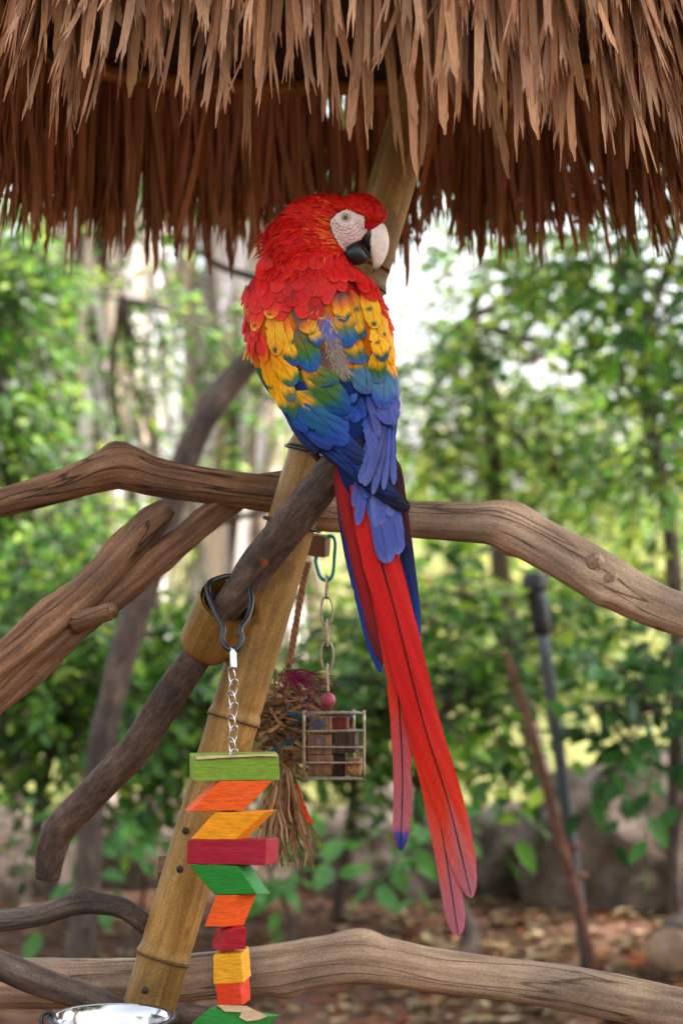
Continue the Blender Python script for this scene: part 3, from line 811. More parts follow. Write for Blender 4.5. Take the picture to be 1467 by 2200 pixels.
# right arm
branch('pale smooth branch bending down right of the macaw with two knots', [(640, 1095, .2, 46), (700, 1098, .19, 46), (800, 1105, .18, 44), (900, 1116, .17, 43), (1010, 1122, .15, 45), (1085, 1130, .14, 52), (1160, 1165, .13, 54), (1270, 1228, .11, 57), (1370, 1284, .1, 52), (1467, 1322, .09, 48), (1600, 1368, .08, 44)], M_WOODP, 9.0, amp=.07,
       knots=[(.46, 4.6, .16, .02), (.47, 1.6, .18, .016), (.66, .35, .22, .013), (.7, .8, .24, .012)], extra=lambda r: [tube('knot', [P(px, py, .11 - .026), P(px + 2, py, .11 - .032), P(px + 3, py + 1, .11 - .034)], [rr, rr * .8, rr * .4], M_WOODP, r, n=18, sub=4, amp=.12, freq=90) for px, py, rr in ((1278, 1208, .0115), (1312, 1246, .0125))])
# dark perch
branch('dark barked round perch branch through the bamboo collar under the macaw', [(775, 945, .0, 36), (740, 985, .008, 38), (700, 1030, .015, 39), (630, 1120, .035, 40), (560, 1205, .058, 40), (500, 1288, .078, 35), (440, 1385, .112, 35), (360, 1500, .13, 37), (290, 1610, .15, 38), (200, 1705, .17, 36), (130, 1780, .185, 36), (108, 1840, .19, 33), (102, 1888, .192, 28)], M_BARK, 3.0, amp=.07, freq=14,
       name='perch_branch', lobes=.015, knots=[(.9, 2.4, .2, .012), (.35, 5.0, .1, .01)])
# bottom log
branch('long pale driftwood log lying across behind the pole foot', [(-150, 2120, .22, 56), (0, 2112, .2, 58), (150, 2112, .2, 57), (300, 2108, .2, 56), (450, 2095, .19, 56), (600, 2080, .17, 58), (740, 2058, .15, 57), (830, 2066, .15, 55), (960, 2090, .14, 50), (1150, 2112, .12, 50), (1330, 2145, .1, 52), (1467, 2170, .09, 50), (1620, 2190, .08, 48)], M_WOODP, 14.0, amp=.08,
       name='driftwood_log', knots=[(.535, 4.7, .24, .02), (.44, 1.2, .22, .014), (.8, 5.5, .15, .012)])
branch('grey curved twig branch arching to the pole above the driftwood log', [(-100, 1990, .06, 22), (0, 1978, .07, 24), (80, 1968, .08, 24), (165, 1942, .09, 25), (250, 1946, .1, 24), (300, 1975, .11, 22), (345, 2020, .13, 22)], M_BARKG, 21.0, amp=.1, knots=[(.58, 4.7, .5, .009)], n=18)
branch('grey straight branch slanting down to the steel bowl', [(-120, 2030, .0, 32), (0, 2072, .02, 32), (90, 2110, .04, 33), (180, 2140, .06, 32), (250, 2170, .08, 28), (300, 2200, .09, 24)], M_BARKG, 27.0, amp=.07, n=18)
branch('dark low branch stub under the pale log beside the bowl', [(330, 2180, .16, 26), (420, 2188, .15, 28), (520, 2205, .14, 26)], M_BARKG, 31.0, amp=.1, n=16)

# ------------------------------------------------------------------ bowl
def bowl():
    c = P(240, 2184, -.06); root = empty('food_bowl', c - Vector((0, 0, .05)), 'shiny stainless steel food bowl in a black ring holder', 'bowl')
    def lathe(prof, n=56):
        V, Fc = [], []
        for r, z in prof:
            for j in range(n):
                a = 2 * math.pi * j / n; V.append((c.x + r * math.cos(a), c.y + r * math.sin(a), c.z + z))
        for i in range(len(prof) - 1):
            for j in range(n): Fc.append((i * n + j, i * n + (j + 1) % n, (i + 1) * n + (j + 1) % n, (i + 1) * n + j))
        return V, Fc
    v, f = lathe([(.001, -.048), (.045, -.047), (.055, -.035), (.061, -.012), (.0635, .0), (.066, .0012), (.067, -.001), (.0645, -.003), (.062, -.013), (.056, -.037), (.046, -.049), (.001, -.05)])
    mobj('dish', v, f, M_STEEL, root)
    v, f = ring_data(c + Vector((0, 0, -.002)), (1, 0, 0), (0, 1, 0), .0695, .0695, .0032, n=56)
    ho = mobj('holder_ring', v, f, M_BLACK, root)
    q = P(318, 2172, .081)
    v, f = ring_data(q, (1, 0, -.25), (0, 1, 0), .0345, .0345, .004, n=36); mobj('pole_clamp', v, f, M_BLACK, root)
    tube('arm', [c + Vector((.03, .065, -.003)), q + Vector((-.012, -.032, 0))], [.004, .004], M_BLACK, root, n=8)
    v, f = ring_data(c + Vector((-.072, 0, -.004)), (1, 0, 0), (0, .4, .9), .008, .009, .0026, n=20); mobj('hook', v, f, M_BLACK, root)
bowl()

# ------------------------------------------------------------------ scarlet macaw
def W(px, py, wd=0.0):                    # wd: photo pixels towards the camera from the bird's mid plane
    return P(px, py, -wd * MM)
def Z1(x, y): return (500 + x / 3.493, 380 + y / 3.493)
def Z2(x, y): return (500 + x / 3.493, 640 + y / 3.493)
def Z3(x, y): return (660 + x / 2.115, 1000 + y / 2.115)

CR = {k: np.array(hexc(v)) for k, v in dict(red='cc120c', redd='9c0a0a', redo='d62c0c', orange='e06c0a', yellow='f2ac06', yel2='ea9604', green='3f6c2c', dgreen='22442f', teal='1a5a80', blue='1d469a',
      dblue='132c70', navy='0c163a', lav='4a559e', lav2='5f6aac', mauve='6e4440', maroon='45101a', black='0c0c12', cream='d8b890', olive='6a6a24', pinkl='b4646e', greyb='44708e').items()}

bird_root = empty('macaw', W(760, 960, -30), 'scarlet macaw seen from behind with head turned sideways, red yellow and blue plumage', 'parrot')

def body_mesh():
    bm = bmesh.new()
    def ell(cx, cy, cw, rx, ry, rw, rot=0.0):
        c = W(cx, cy, cw); 
        m = Matrix.Translation(c) @ Matrix.Rotation(rot, 4, 'Y') @ Matrix.Diagonal((rx * MM, rw * MM, ry * MM, 1))
        bmesh.ops.create_uvsphere(bm, u_segments=32, v_segments=20, radius=1, matrix=m)
    ell(712, 482, 0, 86, 58, 52, math.radians(8)); ell(772, 470, 0, 52, 46, 42); ell(682, 520, 0, 62, 58, 56); ell(652, 522, 0, 56, 60, 54)
    ell(674, 578, 5, 82, 66, 72); ell(672, 640, 8, 128, 90, 92); ell(686, 720, 8, 148, 150, 98); ell(712, 800, 8, 128, 150, 92)
    ell(752, 880, 4, 92, 130, 74); ell(782, 975, 2, 62, 110, 48)
    ell(598, 735, 34, 66, 150, 66, math.radians(-16)); ell(655, 850, 40, 60, 150, 52, math.radians(-30)); ell(715, 930, 36, 44, 110, 36, math.radians(-38))
    ell(798, 720, 30, 46, 130, 70, math.radians(-9)); ell(818, 850, 28, 36, 130, 52, math.radians(-4))
    me = bpy.data.meshes.new('tmp'); bm.to_mesh(me); bm.free()
    o = bpy.data.objects.new('tmp', me); COL.objects.link(o)
    m = o.modifiers.new('r', 'REMESH'); m.mode = 'VOXEL'; m.voxel_size = 0.0022
    s = o.modifiers.new('s', 'SMOOTH'); s.factor = .5; s.iterations = 10
    dg = bpy.context.evaluated_depsgraph_get(); ev = o.evaluated_get(dg)
    me2 = bpy.data.meshes.new_from_object(ev)
    V = np.array([v.co[:] for v in me2.vertices]); Fc = [tuple(p.vertices) for p in me2.polygons]
    bpy.data.objects.remove(o)
    return V, Fc
BV, BF = body_mesh()
BVH = BVHTree.FromPolygons([Vector(v) for v in BV], BF)
bpx = np.array([to_px(v) for v in BV])
bc = np.zeros((len(BV), 3)); bc[:] = CR['redd']
bc[bpx[:, 1] > 650] = CR['orange'] * .7; bc[bpx[:, 1] > 790] = CR['green'] * .6; bc[bpx[:, 1] > 820] = CR['dblue'] * .7
mobj('body', BV, BF, M_PLUME, bird_root, col=bc)
CAMV = Vector((0, -D0, CZ))
def hit(px, py):
    d = (P(px, py, 1.0) - CAMV).normalized()
    loc, nrm, i, dist = BVH.ray_cast(CAMV, d)
    return (loc, nrm) if loc is not None else (None, None)

def grad(t, stops):
    t = np.asarray(t); xs = [s[0] for s in stops]; cs = np.array([s[1] for s in stops])
    return np.stack([np.interp(t, xs, cs[:, k]) for k in range(3)], -1)

FR = np.random.default_rng(21)
def feather(name, pts, width, colf, off=(1.5, 7), camber=.18, tip=.72, base=.35, wd=None, roll=0.0, nl=26, nw=10, parent=None, ragged=.04, notches=2, shaft=False, taper=0.0, asym=0.0):
    pts = [np.array(p, float) for p in pts]
    if len(pts) == 2:
        d = pts[1] - pts[0]; mid = (pts[0] + pts[1]) / 2 + np.array([-d[1], d[0]]) * FR.normal() * .03; pts = [pts[0], mid, pts[1]]
    q = cat_rom(pts, 12); s = np.concatenate([[0], np.cumsum(np.linalg.norm(np.diff(q, axis=0), axis=1))]); T = 1 - (1 - np.linspace(0, 1, nl + 1)) ** 1.6
    px = np.interp(T * s[-1], s, q[:, 0]); py = np.interp(T * s[-1], s, q[:, 1])
    ys, ns = [], []
    if wd is not None:
        ww = np.interp(T, np.linspace(0, 1, len(wd)), wd); ys = list(-ww * MM); nav = Vector((0, -1, 0))
    else:
        for a, b in zip(px, py):
            l, n = hit(a, b)
            ys.append(None if l is None else l.y); 
            if n is not None: ns.append(n)
        good = [i for i, y in enumerate(ys) if y is not None]
        if not good: ys = [0.0] * len(ys)
        else:
            yy = np.interp(range(len(ys)), good, [ys[i] for i in good])
            c = np.polyfit(T, yy, 3); ys = list(np.polyval(c, T))
        nav = Vector((0, 0, 0))
        for n in ns: nav += n
        nav = (nav.normalized() * .75 + Vector((0, -1, 0)) * .25).normalized() if ns else Vector((0, -1, 0))
    C = [P(a, b, y) for a, b, y in zip(px, py, ys)]
    offs = (off[0] + (off[1] - off[0]) * T) * MM
    jit = FR.normal() * .6 * MM
    L = s[-1] * MM
    V, fu, ss, tt = [], [], [], []
    hw = np.minimum(1, (T / base) ** .6) * np.where(T > tip, np.sqrt(np.maximum(0, 1 - ((T - tip) / (1 - tip + 1e-6)) ** 2)) , 1.0)
    hw = hw * (1 - taper * T ** 1.5); hw = np.maximum(hw, .02); hw[0] = .15
    el = 1 - ragged * np.abs(FR.normal(size=nl + 1)); er = 1 - ragged * np.abs(FR.normal(size=nl + 1))
    for _ in range(notches):
        if FR.random() < .6:
            k = FR.integers(nl // 3, nl - 2); (el if FR.random() < .5 else er)[k] *= FR.uniform(.78, .93)
    for i in range(nl + 1):
        tg = (C[min(i + 1, nl)] - C[max(i - 1, 0)]).normalized()
        n = (nav - tg * nav.dot(tg)).normalized(); lat = tg.cross(n)
        if roll: n, lat = n * math.cos(roll) + lat * math.sin(roll), lat * math.cos(roll) - n * math.sin(roll)
        for j in range(nw + 1):
            sn = -1 + 2 * j / nw
            h = width * MM / 2 * hw[i] * (el[i] if sn < 0 else er[i]) * (1 + asym * (1 if sn > 0 else -1))
            x = sn * h
            V.append(C[i] + lat * x + n * (offs[i] + jit - camber * abs(sn) ** 1.8 * h + .04 * h * math.sin(sn * 9 + i * .7)))
            fu.append((sn, T[i] * L, x)); ss.append(sn); tt.append(T[i])
    Fc = [(i * (nw + 1) + j, i * (nw + 1) + j + 1, (i + 1) * (nw + 1) + j + 1, (i + 1) * (nw + 1) + j) for i in range(nl) for j in range(nw)]
    ss, tt = np.array(ss), np.array(tt)
    col = colf(ss, tt) * FR.uniform(.88, 1.1)
    o = mobj(name, V, Fc, M_FEATHER, parent or bird_root, col=np.clip(col, 0, 1), vec={'fuv': fu})
    if shaft:
        k0 = int(nl * .05)
        path = [C[i] + Vector((0, -1, 0)) * (offs[i] + 1.6 * MM) for i in range(k0, nl - 1, 2)]
        rr = [(1.5 - 1.1 * i / len(path)) * MM * 1.3 for i in range(len(path))]
        v, f, g = tube_data(path, rr, n=6, sub=2)
        mobj('shaft', v, f, M_PLUME, o, col=[CR['black'] * 1.5] * len(v))
    return o

def C_(*stops, curve=.07, spots=(), edge=None, nz=.03):
    """colour along the feather with a curved, slightly irregular boundary, optional spots and edge colour"""
    st = [(t, CR[c] if isinstance(c, str) else np.array(c)) for t, c in stops]
    ph = FR.uniform(0, 6)
    def f(s, t):
        te = t + curve * (s * s) + nz * np.sin(s * 5 + ph) + nz * .6 * np.sin(s * 13 + ph * 2)
        c = grad(te, st)
        if edge is not None:
            k = np.clip((np.abs(s) - edge[1]) / (1 - edge[1]), 0, 1)[:, None] * edge[2]; c = c * (1 - k) + CR[edge[0]] * k
        for (s0, t0, rs, rt, cn) in spots:
            k = np.exp(-(((s - s0) / rs) ** 2 + ((t - t0) / rt) ** 2) ** 2)[:, None]; c = c * (1 - k) + CR[cn] * k
        return c
    return f

# --- tail, drawn from the lowest layer outwards
def tail():
    K = dict(notches=3, ragged=.02, taper=.3, nl=44, nw=10, base=.06, camber=.12)
    feather('tail_feather', [Z3(150, -60), Z3(195, 330), Z3(262, 640), Z3(332, 940)], 42, C_((0, 'maroon'), (.3, 'navy'), (.6, 'dblue'), (1, 'dblue'), curve=0, nz=.004), wd=(14, 12, 8, 6), tip=.8, **K)
    feather('tail_feather', [Z3(385, -40), Z3(428, 250), Z3(472, 560), Z3(503, 800)], 36, C_((0, 'maroon'), (.4, 'maroon'), (.5, 'navy'), (.8, 'dblue'), (1, 'blue'), curve=0, nz=.004), wd=(14, 12, 8, 6), tip=.8, **K)
    feather('tail_feather', [Z3(160, -60), Z3(200, 200), Z3(270, 520), Z3(350, 900)], 58, C_((0, 'maroon'), (.12, 'redd'), (.6, 'redd'), (1, 'maroon'), curve=0, nz=.004, edge=('maroon', .5, .6)), wd=(18, 16, 13, 10), tip=.85, **K)
    feather('tail_feather', [Z3(215, -40), Z3(290, 330), Z3(372, 760), Z3(412, 1040), Z3(432, 1400), Z3(424, 1748)], 52, C_((0, 'redd'), (.3, 'red'), (.62, 'redo'), (.76, (.5, .08, .09)), (.92, 'pinkl'), (.945, 'pinkl'), (.96, 'blue'), (1, 'dblue'), curve=.0, nz=.004, edge=('redo', .3, .25)), wd=(22, 20, 17, 15, 13, 12), tip=.93, shaft=True, **K)
    feather('tail_feather', [Z3(260, -40), Z3(340, 420), Z3(440, 900), Z3(530, 1290), Z3(610, 1660), Z3(686, 2136)], 62, C_((0, 'redd'), (.15, 'red'), (.7, 'redo'), (.86, (.62, .09, .06)), (.95, 'pinkl'), (1, 'pinkl'), curve=.015, nz=.004, spots=[(0, .93, .35, .12, 'pinkl')]), wd=(28, 26, 23, 21, 19, 17), tip=.945, shaft=True, **K)
    feather('tail_feather', [Z3(265, -60), Z3(312, 330), Z3(398, 660), Z3(470, 950), Z3(545, 1230), Z3(640, 1530), Z3(745, 1962)], 84, C_((0, 'redd'), (.1, 'red'), (.55, 'red'), (.8, 'redo'), (.9, (.6, .10, .08)), (.97, 'pinkl'), (1, 'pinkl'), curve=-.015, nz=.004, spots=[(0, .9, .25, .12, 'pinkl')]), wd=(36, 33, 30, 28, 26, 24, 22), tip=.86, shaft=True, **K)
tail()

# --- tail coverts
for a, b, wdt, c in (((930, 1370), (905, 1565), 18, 'lav'), ((965, 1380), (938, 1705), 24, 'lav'), ((1000, 1330), (1000, 1500), 26, 'blue'), ((1060, 1380), (1075, 1720), 26, 'lav2'), ((1150, 1380), (1240, 1925), 38, 'lav'), ((1045, 1400), (1160, 1990), 46, 'lav'), ((1110, 1380), (1110, 1700), 26, 'lav'), ((1170, 1400), (1180, 1640), 30, 'lav2')):
    feather('tail_covert', [Z2(*a), Z2((a[0] + b[0]) / 2 + 8, (a[1] + b[1]) / 2), Z2(*b)], wdt, C_((0, 'blue'), (.35, c), (.85, c), (1, 'lav2'), curve=0), wd=(42, 44, 42), off=(0, 4 + FR.uniform(0, 5)), tip=.8 if wdt > 30 else .55, base=.25)

WF = lambda a, b, wdt, col, **k: feather('wing_feather', [Z2(*a), Z2(*b)] if not k.get('via') else [Z2(*a)] + [Z2(*v) for v in k['via']] + [Z2(*b)], wdt / 3.493, col, **{q: v for q, v in k.items() if q != 'via'})

# --- long flight feathers of the left wing crossing under the right
WF((520, 960), (1325, 1590), 120, C_((0, 'blue'), (.5, 'dblue'), (.8, 'navy'), (1, 'black'), edge=('black', .6, .9)), wd=(62, 58, 54, 50), via=[(760, 1160), (1040, 1400)], tip=.9, base=.1, nl=40)
WF((540, 930), (1240, 1500), 120, C_((0, 'blue'), (.5, 'blue'), (1, 'navy'), edge=('navy', .6, .6)), wd=(66, 62, 58, 54), via=[(760, 1110), (1000, 1320)], tip=.9, base=.1, nl=40)
WF((560, 880), (1040, 1330), 120, C_((0, 'teal'), (.4, 'blue'), (1, 'dblue'), edge=('black', .75, .6)), wd=(70, 68, 64), via=[(780, 1080)], tip=.9, base=.1, nl=34)
WF((600, 860), (985, 1240), 130, C_((0, 'blue'), (.5, 'dblue'), (1, 'navy')), wd=(76, 72, 68), via=[(800, 1040)], tip=.85, base=.1, nl=34)
WF((400, 800), (640, 1155), 90, C_((0, 'blue'), (.6, 'dblue'), (1, 'navy'), edge=('navy', .6, .6)), wd=(52, 60, 62), via=[(500, 1000)], tip=.85, base=.2)
WF((430, 760), (740, 1130), 110, C_((0, 'teal'), (.5, 'blue'), (1, 'dblue')), wd=(66, 76, 76), via=[(560, 970)], tip=.85, base=.2)
WF((780, 760), (960, 1180), 130, C_((0, 'navy'), (.5, 'black'), (1, 'navy')), wd=(66, 62, 60), via=[(880, 980)], tip=.85, base=.2)
WF((860, 620), (930, 935), 140, C_((0, 'greyb'), (.4, 'blue'), (1, 'blue')), wd=(68, 74, 74), via=[(890, 780)], tip=.7)
WF((900, 640), (985, 900), 90, C_((0, 'blue'), (.5, 'dblue'), (1, 'blue')), wd=(72, 76, 72), via=[(940, 780)], tip=.7)
WF((760, 600), (880, 910), 150, C_((0, 'mauve'), (.3, 'dblue'), (1, 'blue')), wd=(72, 78, 78), via=[(810, 760)], tip=.65)
WF((820, 560), (905, 790), 120, C_((0, 'mauve'), (.4, 'greyb'), (1, 'blue')), wd=(80, 82, 82), via=[(860, 680)], tip=.65)
WF((960, 640), (1000, 930), 80, C_((0, 'navy'), (1, 'black')), wd=(60, 62, 62), tip=.8)  # stand-in for the dark gap between the wings, its shade put into the colour
# --- right wing primaries, pale lavender with worn dark vanes
for a, v, b, wdt, o in (((1190, 880), (1195, 1130), (1208, 1400), 62, 0), ((1165, 880), (1155, 1170), (1130, 1440), 62, 4), ((1140, 880), (1115, 1180), (1050, 1475), 64, 8), ((1120, 880), (1085, 1140), (990, 1410), 88, 11), ((1030, 1060), (1010, 1230), (965, 1390), 90, 9), ((1000, 880), (1040, 1020), (1065, 1210), 110, 12), ((1020, 720), (1060, 880), (1095, 1040), 84, 16)):
    dk = wdt > 85
    def cf(s, t, dk=dk):
        c = grad(t, [(0, CR['blue']), (.4, CR['lav']), (1, CR['lav2'])])
        if dk:
            k = np.clip((-s - .25) * 2.2 + .25 * np.sin(t * 40), 0, 1)[:, None] * .55; c = c * (1 - k) + np.array((.06, .055, .10)) * k
            k = np.clip((-s - .84) * 8 + .4 * np.sin(t * 70), 0, 1)[:, None]; c = c * (1 - k) + CR['black'] * k
        else:
            k = np.clip((np.abs(s) - .62) * 4, 0, 1)[:, None] * .75; c = c * (1 - k) + CR['navy'] * k
        return c
    WF(a, b, wdt, cf, wd=(58 + o, 64 + o, 56 + o), via=[v], tip=.8, base=.15, ragged=.1 if dk else .03, nl=36)
WF((1225, 780), (1203, 1015), 52, C_((0, 'lav'), (.7, 'lav'), (.85, 'black'), (1, 'black')), off=(0, 5), tip=.75)

# --- greater coverts, lowest rows first (each row's tips lie over the next row's roots)
LEFTROW = [
 # root, tip, width, colour
 ((500, 760), (850, 1095), 180, C_((0, 'teal'), (.5, 'teal'), (.8, 'blue'), (1, 'blue'))),
 ((470, 700), (845, 1030), 200, C_((0, 'yellow'), (.22, 'olive'), (.38, 'green'), (.6, 'teal'), (1, 'blue'), spots=[(.2, .25, .5, .1, 'yel2')])),
 ((420, 720), (560, 1000), 110, C_((0, 'green'), (.4, 'teal'), (1, 'blue'))),
 ((520, 540), (855, 860), 180, C_((0, 'yel2'), (.3, 'olive'), (.45, 'green'), (.65, 'green'), (.8, 'teal'), (1, 'blue'), spots=[(.0, .2, .7, .12, 'yellow')])),
 ((370, 620), (470, 900), 100, C_((0, 'yellow'), (.5, 'yel2'), (.75, 'green'), (1, 'teal'))),
 ((300, 580), (420, 850), 100, C_((0, 'yel2'), (.7, 'yellow'), (.88, 'green'), (1, 'teal'))),
 ((650, 370), (772, 640), 130, C_((0, 'mauve'), (.5, 'mauve'), (.7, 'olive'), (.9, 'green'), (1, 'teal'))),
 ((520, 450), (745, 640), 150, C_((0, 'mauve'), (.35, 'yel2'), (.6, 'olive'), (.85, 'green'), (1, 'teal'))),
 ((350, 540), (460, 775), 90, C_((0, 'yel2'), (.6, 'yellow'), (.8, 'olive'), (1, 'teal'))),
 ((260, 480), (330, 740), 80, C_((0, 'orange'), (.5, 'yel2'), (1, 'yellow'))),
 ((290, 390), (470, 662), 130, C_((0, 'orange'), (.3, 'yel2'), (.72, 'yellow'), (.86, 'green'), (1, 'teal'))),
 ((220, 380), (300, 670), 80, C_((0, 'orange'), (.6, 'yel2'), (.9, 'yellow'), (1, 'dgreen'))),
 ((480, 220), (605, 555), 160, C_((0, 'mauve'), (.35, 'olive'), (.6, 'green'), (.8, 'teal'), (1, 'blue'), spots=[(-.5, .35, .35, .09, 'dgreen')])),
 ((560, 160), (650, 360), 80, C_((0, 'yellow'), (.6, 'yellow'), (.85, 'teal'), (1, 'blue'))),
 ((360, 110), (475, 505), 145, C_((0, 'red'), (.25, 'orange'), (.45, 'yellow'), (.75, 'yellow'), (.86, 'dgreen'), (.93, 'teal'), (1, 'blue'), spots=[(-.35, .58, .3, .05, 'dgreen')])),
 ((290, 60), (330, 430), 110, C_((0, 'red'), (.25, 'orange'), (.5, 'yellow'), (1, 'yel2'), spots=[(.2, .9, .4, .07, 'dgreen')])),
 ((440, 20), (600, 270), 130, C_((0, 'mauve'), (.6, 'mauve'), (.78, 'orange'), (.9, 'yellow'), (1, 'olive'), edge=('olive', .7, .6))),
 ((170, 230), (250, 480), 80, C_((0, 'red'), (.6, 'redo'), (1, 'orange'))),
]
for a, b, wdt, c in LEFTROW: WF(a, b, wdt * 1.22, c, off=(2, 11), tip=.62, notches=4)
RIGHTROW = [
 ((1165, 700), (1150, 945), 160, C_((0, 'blue'), (.5, 'lav'), (1, 'lav'))),
 ((1200, 640), (1215, 860), 70, C_((0, 'teal'), (.5, 'lav'), (1, 'lav'))),
 ((1125, 520), (1115, 825), 150, C_((0, 'green'), (.3, 'greyb'), (.6, 'greyb'), (.9, 'blue'), (1, 'lav'))),
 ((1185, 520), (1210, 760), 80, C_((0, 'yellow'), (.4, 'greyb'), (1, 'lav'))),
 ((970, 430), (1000, 715), 190, C_((0, 'yellow'), (.28, 'olive'), (.42, 'greyb'), (.8, 'greyb'), (1, 'lav'), spots=[(.4, .18, .6, .12, 'yellow')])),
 ((1070, 400), (1090, 640), 120, C_((0, 'yellow'), (.4, 'yellow'), (.6, 'green'), (1, 'greyb'))),
 ((1150, 340), (1205, 610), 90, C_((0, 'orange'), (.5, 'yellow'), (.8, 'yel2'), (1, 'greyb'))),
 ((900, 260), (965, 500), 180, C_((0, 'yellow'), (.45, 'yellow'), (.65, 'olive'), (.85, 'teal'), (1, 'lav'), spots=[(-.1, .3, .12, .2, 'redo')])),
 ((1060, 190), (1125, 470), 115, C_((0, 'yellow'), (.75, 'yellow'), (.88, 'dgreen'), (1, 'teal'), spots=[(.2, .5, .35, .05, 'dgreen')])),
 ((1130, 190), (1180, 500), 90, C_((0, 'orange'), (.4, 'yellow'), (1, 'yel2'), spots=[(.1, .6, .4, .04, 'dgreen')])),
 ((810, 90), (870, 368), 150, C_((0, 'orange'), (.3, 'yel2'), (.5, 'olive'), (.75, 'teal'), (1, 'blue'))),
 ((880, -60), (965, 305), 150, C_((0, 'redo'), (.22, 'orange'), (.4, 'yellow'), (.8, 'yellow'), (.9, 'dgreen'), (1, 'teal'), spots=[(-.2, .42, .35, .04, 'dgreen'), (.5, .7, .35, .05, 'dgreen')])),
 ((980, -90), (1065, 235), 115, C_((0, 'red'), (.25, 'redo'), (.45, 'yellow'), (1, 'yellow'), spots=[(.3, .55, .4, .05, 'dgreen'), (.1, .9, .5, .06, 'dgreen')])),
 ((790, -110), (835, 185), 115, C_((0, 'red'), (.35, 'mauve'), (.6, 'orange'), (.8, 'yellow'), (.93, 'dgreen'), (1, 'teal'))),
 ((1060, -20), (1125, 300), 95, C_((0, 'red'), (.3, 'orange'), (.5, 'yellow'), (1, 'yellow'), spots=[(0, .93, .5, .05, 'dgreen')])),
 ((1110, 90), (1150, 330), 70, C_((0, 'red'), (.4, 'orange'), (1, 'yellow'))),
]
for a, b, wdt, c in RIGHTROW: WF(a, b, wdt * 1.2, c, off=(2, 11), tip=.62, notches=4)
# ragged red and yellow lesser coverts down both shoulders
for i in range(26):
    x = FR.uniform(75, 185); y = FR.uniform(-120, 330)
    WF((x + 25, y), (x + FR.uniform(-22, 30) + .10 * (y + 100), y + FR.uniform(90, 150)), FR.uniform(34, 62), C_((0, 'redd'), (.6, 'red'), (1, 'redo' if FR.random() < .3 else 'red')), off=(4, 12), tip=.5, ragged=.14)
for a, b in (((115, 330), (78, 472)), ((130, 330), (110, 470)), ((140, 340), (145, 498))): WF(a, b, 26, C_((0, 'orange'), (.4, 'yellow'), (1, 'yellow')), wd=(45, 48, 48), tip=.3, ragged=.2)
for i in range(16):
    t = i / 15; x = 1030 + 130 * t; y = -150 + 330 * t
    WF((x - 10, y), (x + FR.uniform(15, 45), y + FR.uniform(80, 120)), FR.uniform(32, 55), C_((0, 'red'), (.7, 'red'), (1, 'redo' if t < .7 else 'orange')), off=(3, 11), tip=.5, ragged=.14)

# --- red mantle and scapulars in overlapping rows
def mantle():
    rows = [(1000, 330, 480), (1000, 600, 740)]
    for r in range(6):
        zy = 985 - r * 70
        xl = 158 + (985 - zy) * .36; xr = 790 if zy > 700 else 720
        if zy > 900: xs = np.arange(190, 700, 88)
        else: xs = np.arange(xl, xr, 84)
        for x in xs:
            x = x + FR.normal() * 18; y = zy + FR.normal() * 24
            if zy > 930 and 560 < x < 610: continue
            spread = (x - 560) / 420
            dx = 55 * spread + FR.normal() * 14
            L = FR.uniform(200, 280)
            sp = zy > 960 and x < 360
            col = C_((0, 'redd'), (.35, 'red'), (.85, 'red'), (1, 'redo')) if not sp else C_((0, 'red'), (.7, 'redo'), (.9, 'orange'), (1, 'yellow'), spots=[(.1, .86, .4, .04, 'dgreen')])
            if FR.random() < .2 and not sp: col = C_((0, 'redd'), (.6, 'redd'), (1, 'red'))
            feather('mantle_feather', [Z1(x - dx * .6, y - L * .55), Z1(x + dx * .4, y + L * .45)], FR.uniform(110, 160) / 3.493, col, off=(3 + FR.uniform(0, 1.5), 8 + FR.uniform(0, 4)), tip=FR.uniform(.42, .6), camber=.16, nl=20, nw=8, ragged=.05)
mantle()
for a, b, wdt in (((960, 770), (1065, 945), 80), ((920, 710), (1005, 890), 90), ((870, 680), (950, 830), 100), ((780, 690), (815, 870), 100), ((835, 660), (885, 800), 100), ((785, 640), (825, 800), 105), ((735, 640), (755, 800), 105)):
    feather('mantle_feather', [Z1(*a), Z1(*b)], wdt / 3.493 * 1.15, C_((0, 'redd'), (.4, 'red'), (.9, 'red'), (1, 'redo')), off=(4, 15), tip=.58, camber=.25, nl=20, nw=8, ragged=.05)

